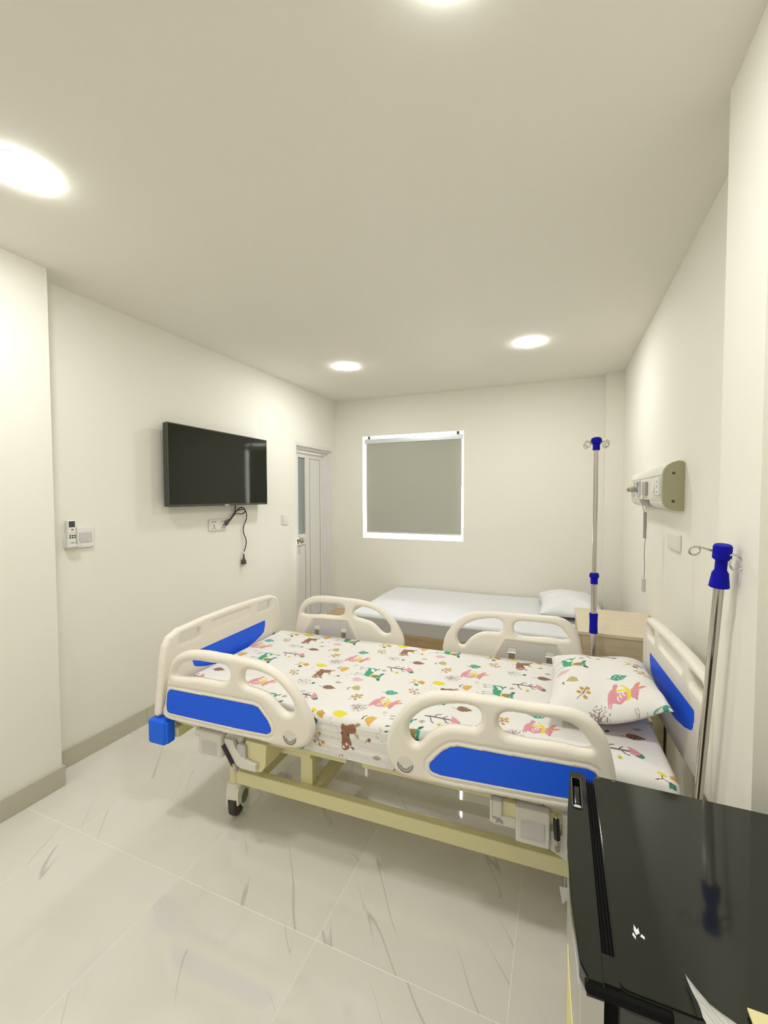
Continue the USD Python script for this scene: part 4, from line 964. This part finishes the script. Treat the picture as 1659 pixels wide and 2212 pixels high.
# paper tag tied to the base rail
tg = thing('paper_tag', 'small white paper tag hanging from the bed base rail behind the refrigerator', 'tag', (.702, -.335, .08), bed=True)
v = np.array([(.685, -.336, .138), (.72, -.338, .142), (.724, -.333, .10), (.718, -.334, .072), (.708, -.336, .094), (.696, -.334, .074)]); v2 = v+[0, .0006, 0]
tri = [(0, 1, 2), (0, 2, 4), (2, 3, 4), (0, 4, 5)]; ftag = tri+[(a+6, c+6, b+6) for a, b, c in tri]
part(tg, 'tag_paper', trimesh.Trimesh(np.vstack([v, v2]), ftag, process=False), M['paper'], smooth=False)
part(tg, 'string', tube([(.702, -.3355, .139), (.703, -.335, .16), (.704, -.332, .171)], .001, 6), M['paper'])

# ---------------------------------------------------------------- black refrigerator in the foreground, the bag on it
fx0, fx1, fy0, fy1, fz = .030, .515, .612, 1.078, .85
fr = thing('refrigerator', 'small glossy black topped refrigerator standing in front of the bed', 'refrigerator', ((fx0+fx1)/2, (fy0+fy1)/2, 0))
part(fr, 'cabinet', bx(.082, fx1, fy0+.012, fy1-.01, .02, fz-.03, .006), M['dark'])
top = rrect(.080, fx1, fy0+.002, fy1+.001, .012)
part(fr, 'top_panel', [plate(top, fz-.028, fz-.002, 'xy'), plate(top.buffer(-.0025), fz-.003, fz, 'xy')], M['fridge'], smooth=False, label='glossy black top')
part(fr, 'gasket', bx(.064, .082, fy0+.02, fy1-.015, .05, fz-.012), M['groove'], smooth=False)
part(fr, 'bridge_strip', bx(.0635, .0825, fy0+.003, fy0+.043, fz-.02, fz-.0004), M['fridge'], smooth=False)
part(fr, 'gasket_rib', [bx(x, x+.003, fy0+.046, fy1-.012, fz-.013, fz-.006) for x in (.0655, .0705, .0755)], M['groove'], smooth=False)
dp = rrect(fx0+.003, .064, fy0+.006, fy1-.004, .012)
bulge = lambda y, o=0.0: fx0+.003-o-.009*(1-((y-(fy0+fy1)/2)/((fy1-fy0)/2))**2)
ys_ = np.linspace(fy0+.012, fy1-.010, 25)
dpoly = Polygon([(bulge(y), y) for y in ys_]+[(.03, fy1-.005), (.064, fy1-.004), (.064, fy0+.004), (.036, fy0+.005)])
door = part(fr, 'door', plate(dpoly, .05, fz-.0235, 'xy'), M['fdoor'], smooth=30, label='grey metallic door')
capp = Polygon([(fx0, fy1-.01), (fx0-.006, fy0+.33), (fx0-.0085, (fy0+fy1)/2), (fx0-.005, fy0+.12), (fx0+.004, fy0+.02), (fx0+.012, fy0+.004), (.03+.012, fy0-.002), (.064, fy0-.001), (.064, fy1-.006), (.058, fy1), (fx0+.006, fy1)])
hole = rrect(.0325, .0535, .948, 1.052, .006)
part(fr, 'door_cap', [plate(capp.difference(hole), fz-.023, fz-.003, 'xy'), plate(capp.buffer(-.002).difference(hole), fz-.004, fz, 'xy')], M['fridge'], smooth=False, label='glossy black door cap')
hd = part(fr, 'handle_recess', [plate(hole, fz-.024, fz-.019, 'xy'), plate(hole.difference(hole.buffer(-.0025)), fz-.02, fz+.0015, 'xy')], M['black'], smooth=False, label='recessed door grip')
part(hd, 'handle_insert', bx(.0365, .0505, .968, 1.03, fz-.02, fz-.004, .003), M['fridge'])
part(hd, 'handle_stop', bx(.036, .0505, .9505, .962, fz-.02, fz-.0005, .002), M['lgrey'])
part(fr, 'edge_lip', bx(.040, .142, fy0-.006, fy0+.010, fz-.018, fz-.004, .004), M['groove'])
yl = np.linspace(.640, .80, 10)
part(door, 'energy_label', plate(Polygon([(bulge(y, .0012), y) for y in yl]+[(bulge(y, -.0005), y) for y in yl[::-1]]), .42, .70, "xy"), M['yellow'], smooth=30, label='pale yellow energy label')
for x in (.09, .122): part(fr, 'screw', lathe([(0, 0), (.0045, 0), (.004, .0016), (0, .0022)], (x, fy1-.008, fz-.0004), sides=12), M['dark'])
for x, y in ((.10, .64), (.49, .64), (.10, 1.04), (.49, 1.04)): part(fr, 'foot', cyl((x, y, .0005), (x, y, .022), .018, 12), M['black'])
part(fr, 'paint_chip', [plate(shapely.affinity.scale(Polygon([(.112, .70), (.119, .706), (.118, .718), (.115, .712), (.111, .722), (.109, .71)]), .75, .75, origin=(.116, .705)), fz-.0002, fz+.0004, 'xy'), plate(shapely.affinity.scale(Polygon([(.119, .70), (.126, .696), (.127, .702), (.122, .706)]), .75, .75, origin=(.116, .705)), fz-.0002, fz+.0004, 'xy'), plate(shapely.affinity.scale(Polygon([(.105, .698), (.110, .69), (.111, .697), (.107, .704)]), .75, .75, origin=(.116, .705)), fz-.0002, fz+.0004, 'xy')], M['paper'], smooth=False, label='small white mark')

def bag():
    n, m = 26, 22
    s, t = np.meshgrid(np.linspace(0, 1, n), np.linspace(0, 1, m), indexing='ij')
    x = .163+.27*s+.006*np.sin(3*t); yt = .636-.02*s-.016*np.exp(-((s-.22)/.10)**2)+.02*np.exp(-(s/.05)**2)
    y = yt-.17*t; base = fz+.002
    drop = np.clip((.606-y)/.05, 0, None)
    z = base+.016*np.sin(t*3.1).clip(0)+.02*meshkit.fbm(np.stack([x*32, y*32, 0*x], -1), 3, 5)*(.35+t)+.004*(1-t)*np.exp(-(s/.12)**2)
    cr = abs(meshkit.noise(np.stack([x*45+y*30, y*55-x*20, 0*x+3], -1), 8)-.5); z = z+.022*(cr-.2)*(.3+t)
    z = np.maximum(z, base)-np.clip(.612-y, 0, None)*.35
    z = np.where(y > .6, np.maximum(z, base), z)
    P = np.stack([x, y, z], -1); low = P.copy(); low[..., 2] = np.where(y > .598, np.minimum(P[..., 2]-.0008, base+.001), P[..., 2]-.012)
    idx = np.arange(n*m).reshape(n, m); q = np.stack([idx[:-1, :-1], idx[1:, :-1], idx[1:, 1:], idx[:-1, 1:]], -1).reshape(-1, 4)
    f = np.vstack([q[:, [0, 2, 1]], q[:, [0, 3, 2]]]); f2 = f[:, ::-1]+n*m
    e = [np.c_[idx[0, :-1], idx[0, 1:]], np.c_[idx[1:, 0], idx[:-1, 0]][::1], np.c_[idx[-1, 1:], idx[-1, :-1]], np.c_[idx[:-1, -1], idx[1:, -1]]]
    rim = np.vstack([np.vstack([np.c_[a, b, b+n*m], np.c_[a, b+n*m, a+n*m]]) for ab in e for a, b in [ab.T]])
    return trimesh.Trimesh(np.vstack([P.reshape(-1, 3), low.reshape(-1, 3)]), np.vstack([f, f2, rim]), process=False)
bg = thing('plastic_bag', 'crumpled clear plastic bag lying on the near edge of the refrigerator', 'plastic bag', (.25, .60, fz))
part(bg, 'bag_film', bag(), M['bag'], smooth=False)
M['ypaper'] = mat('cream_paper', lin(226, 214, 158), .7)
part(bg, 'folded_paper', [bx(.226, .34, .55, .645, fz+.0045, fz+.0075), bx(.24, .36, .54, .63, fz+.008, fz+.0095)], M['ypaper'], smooth=False, label='cream folded paper inside')
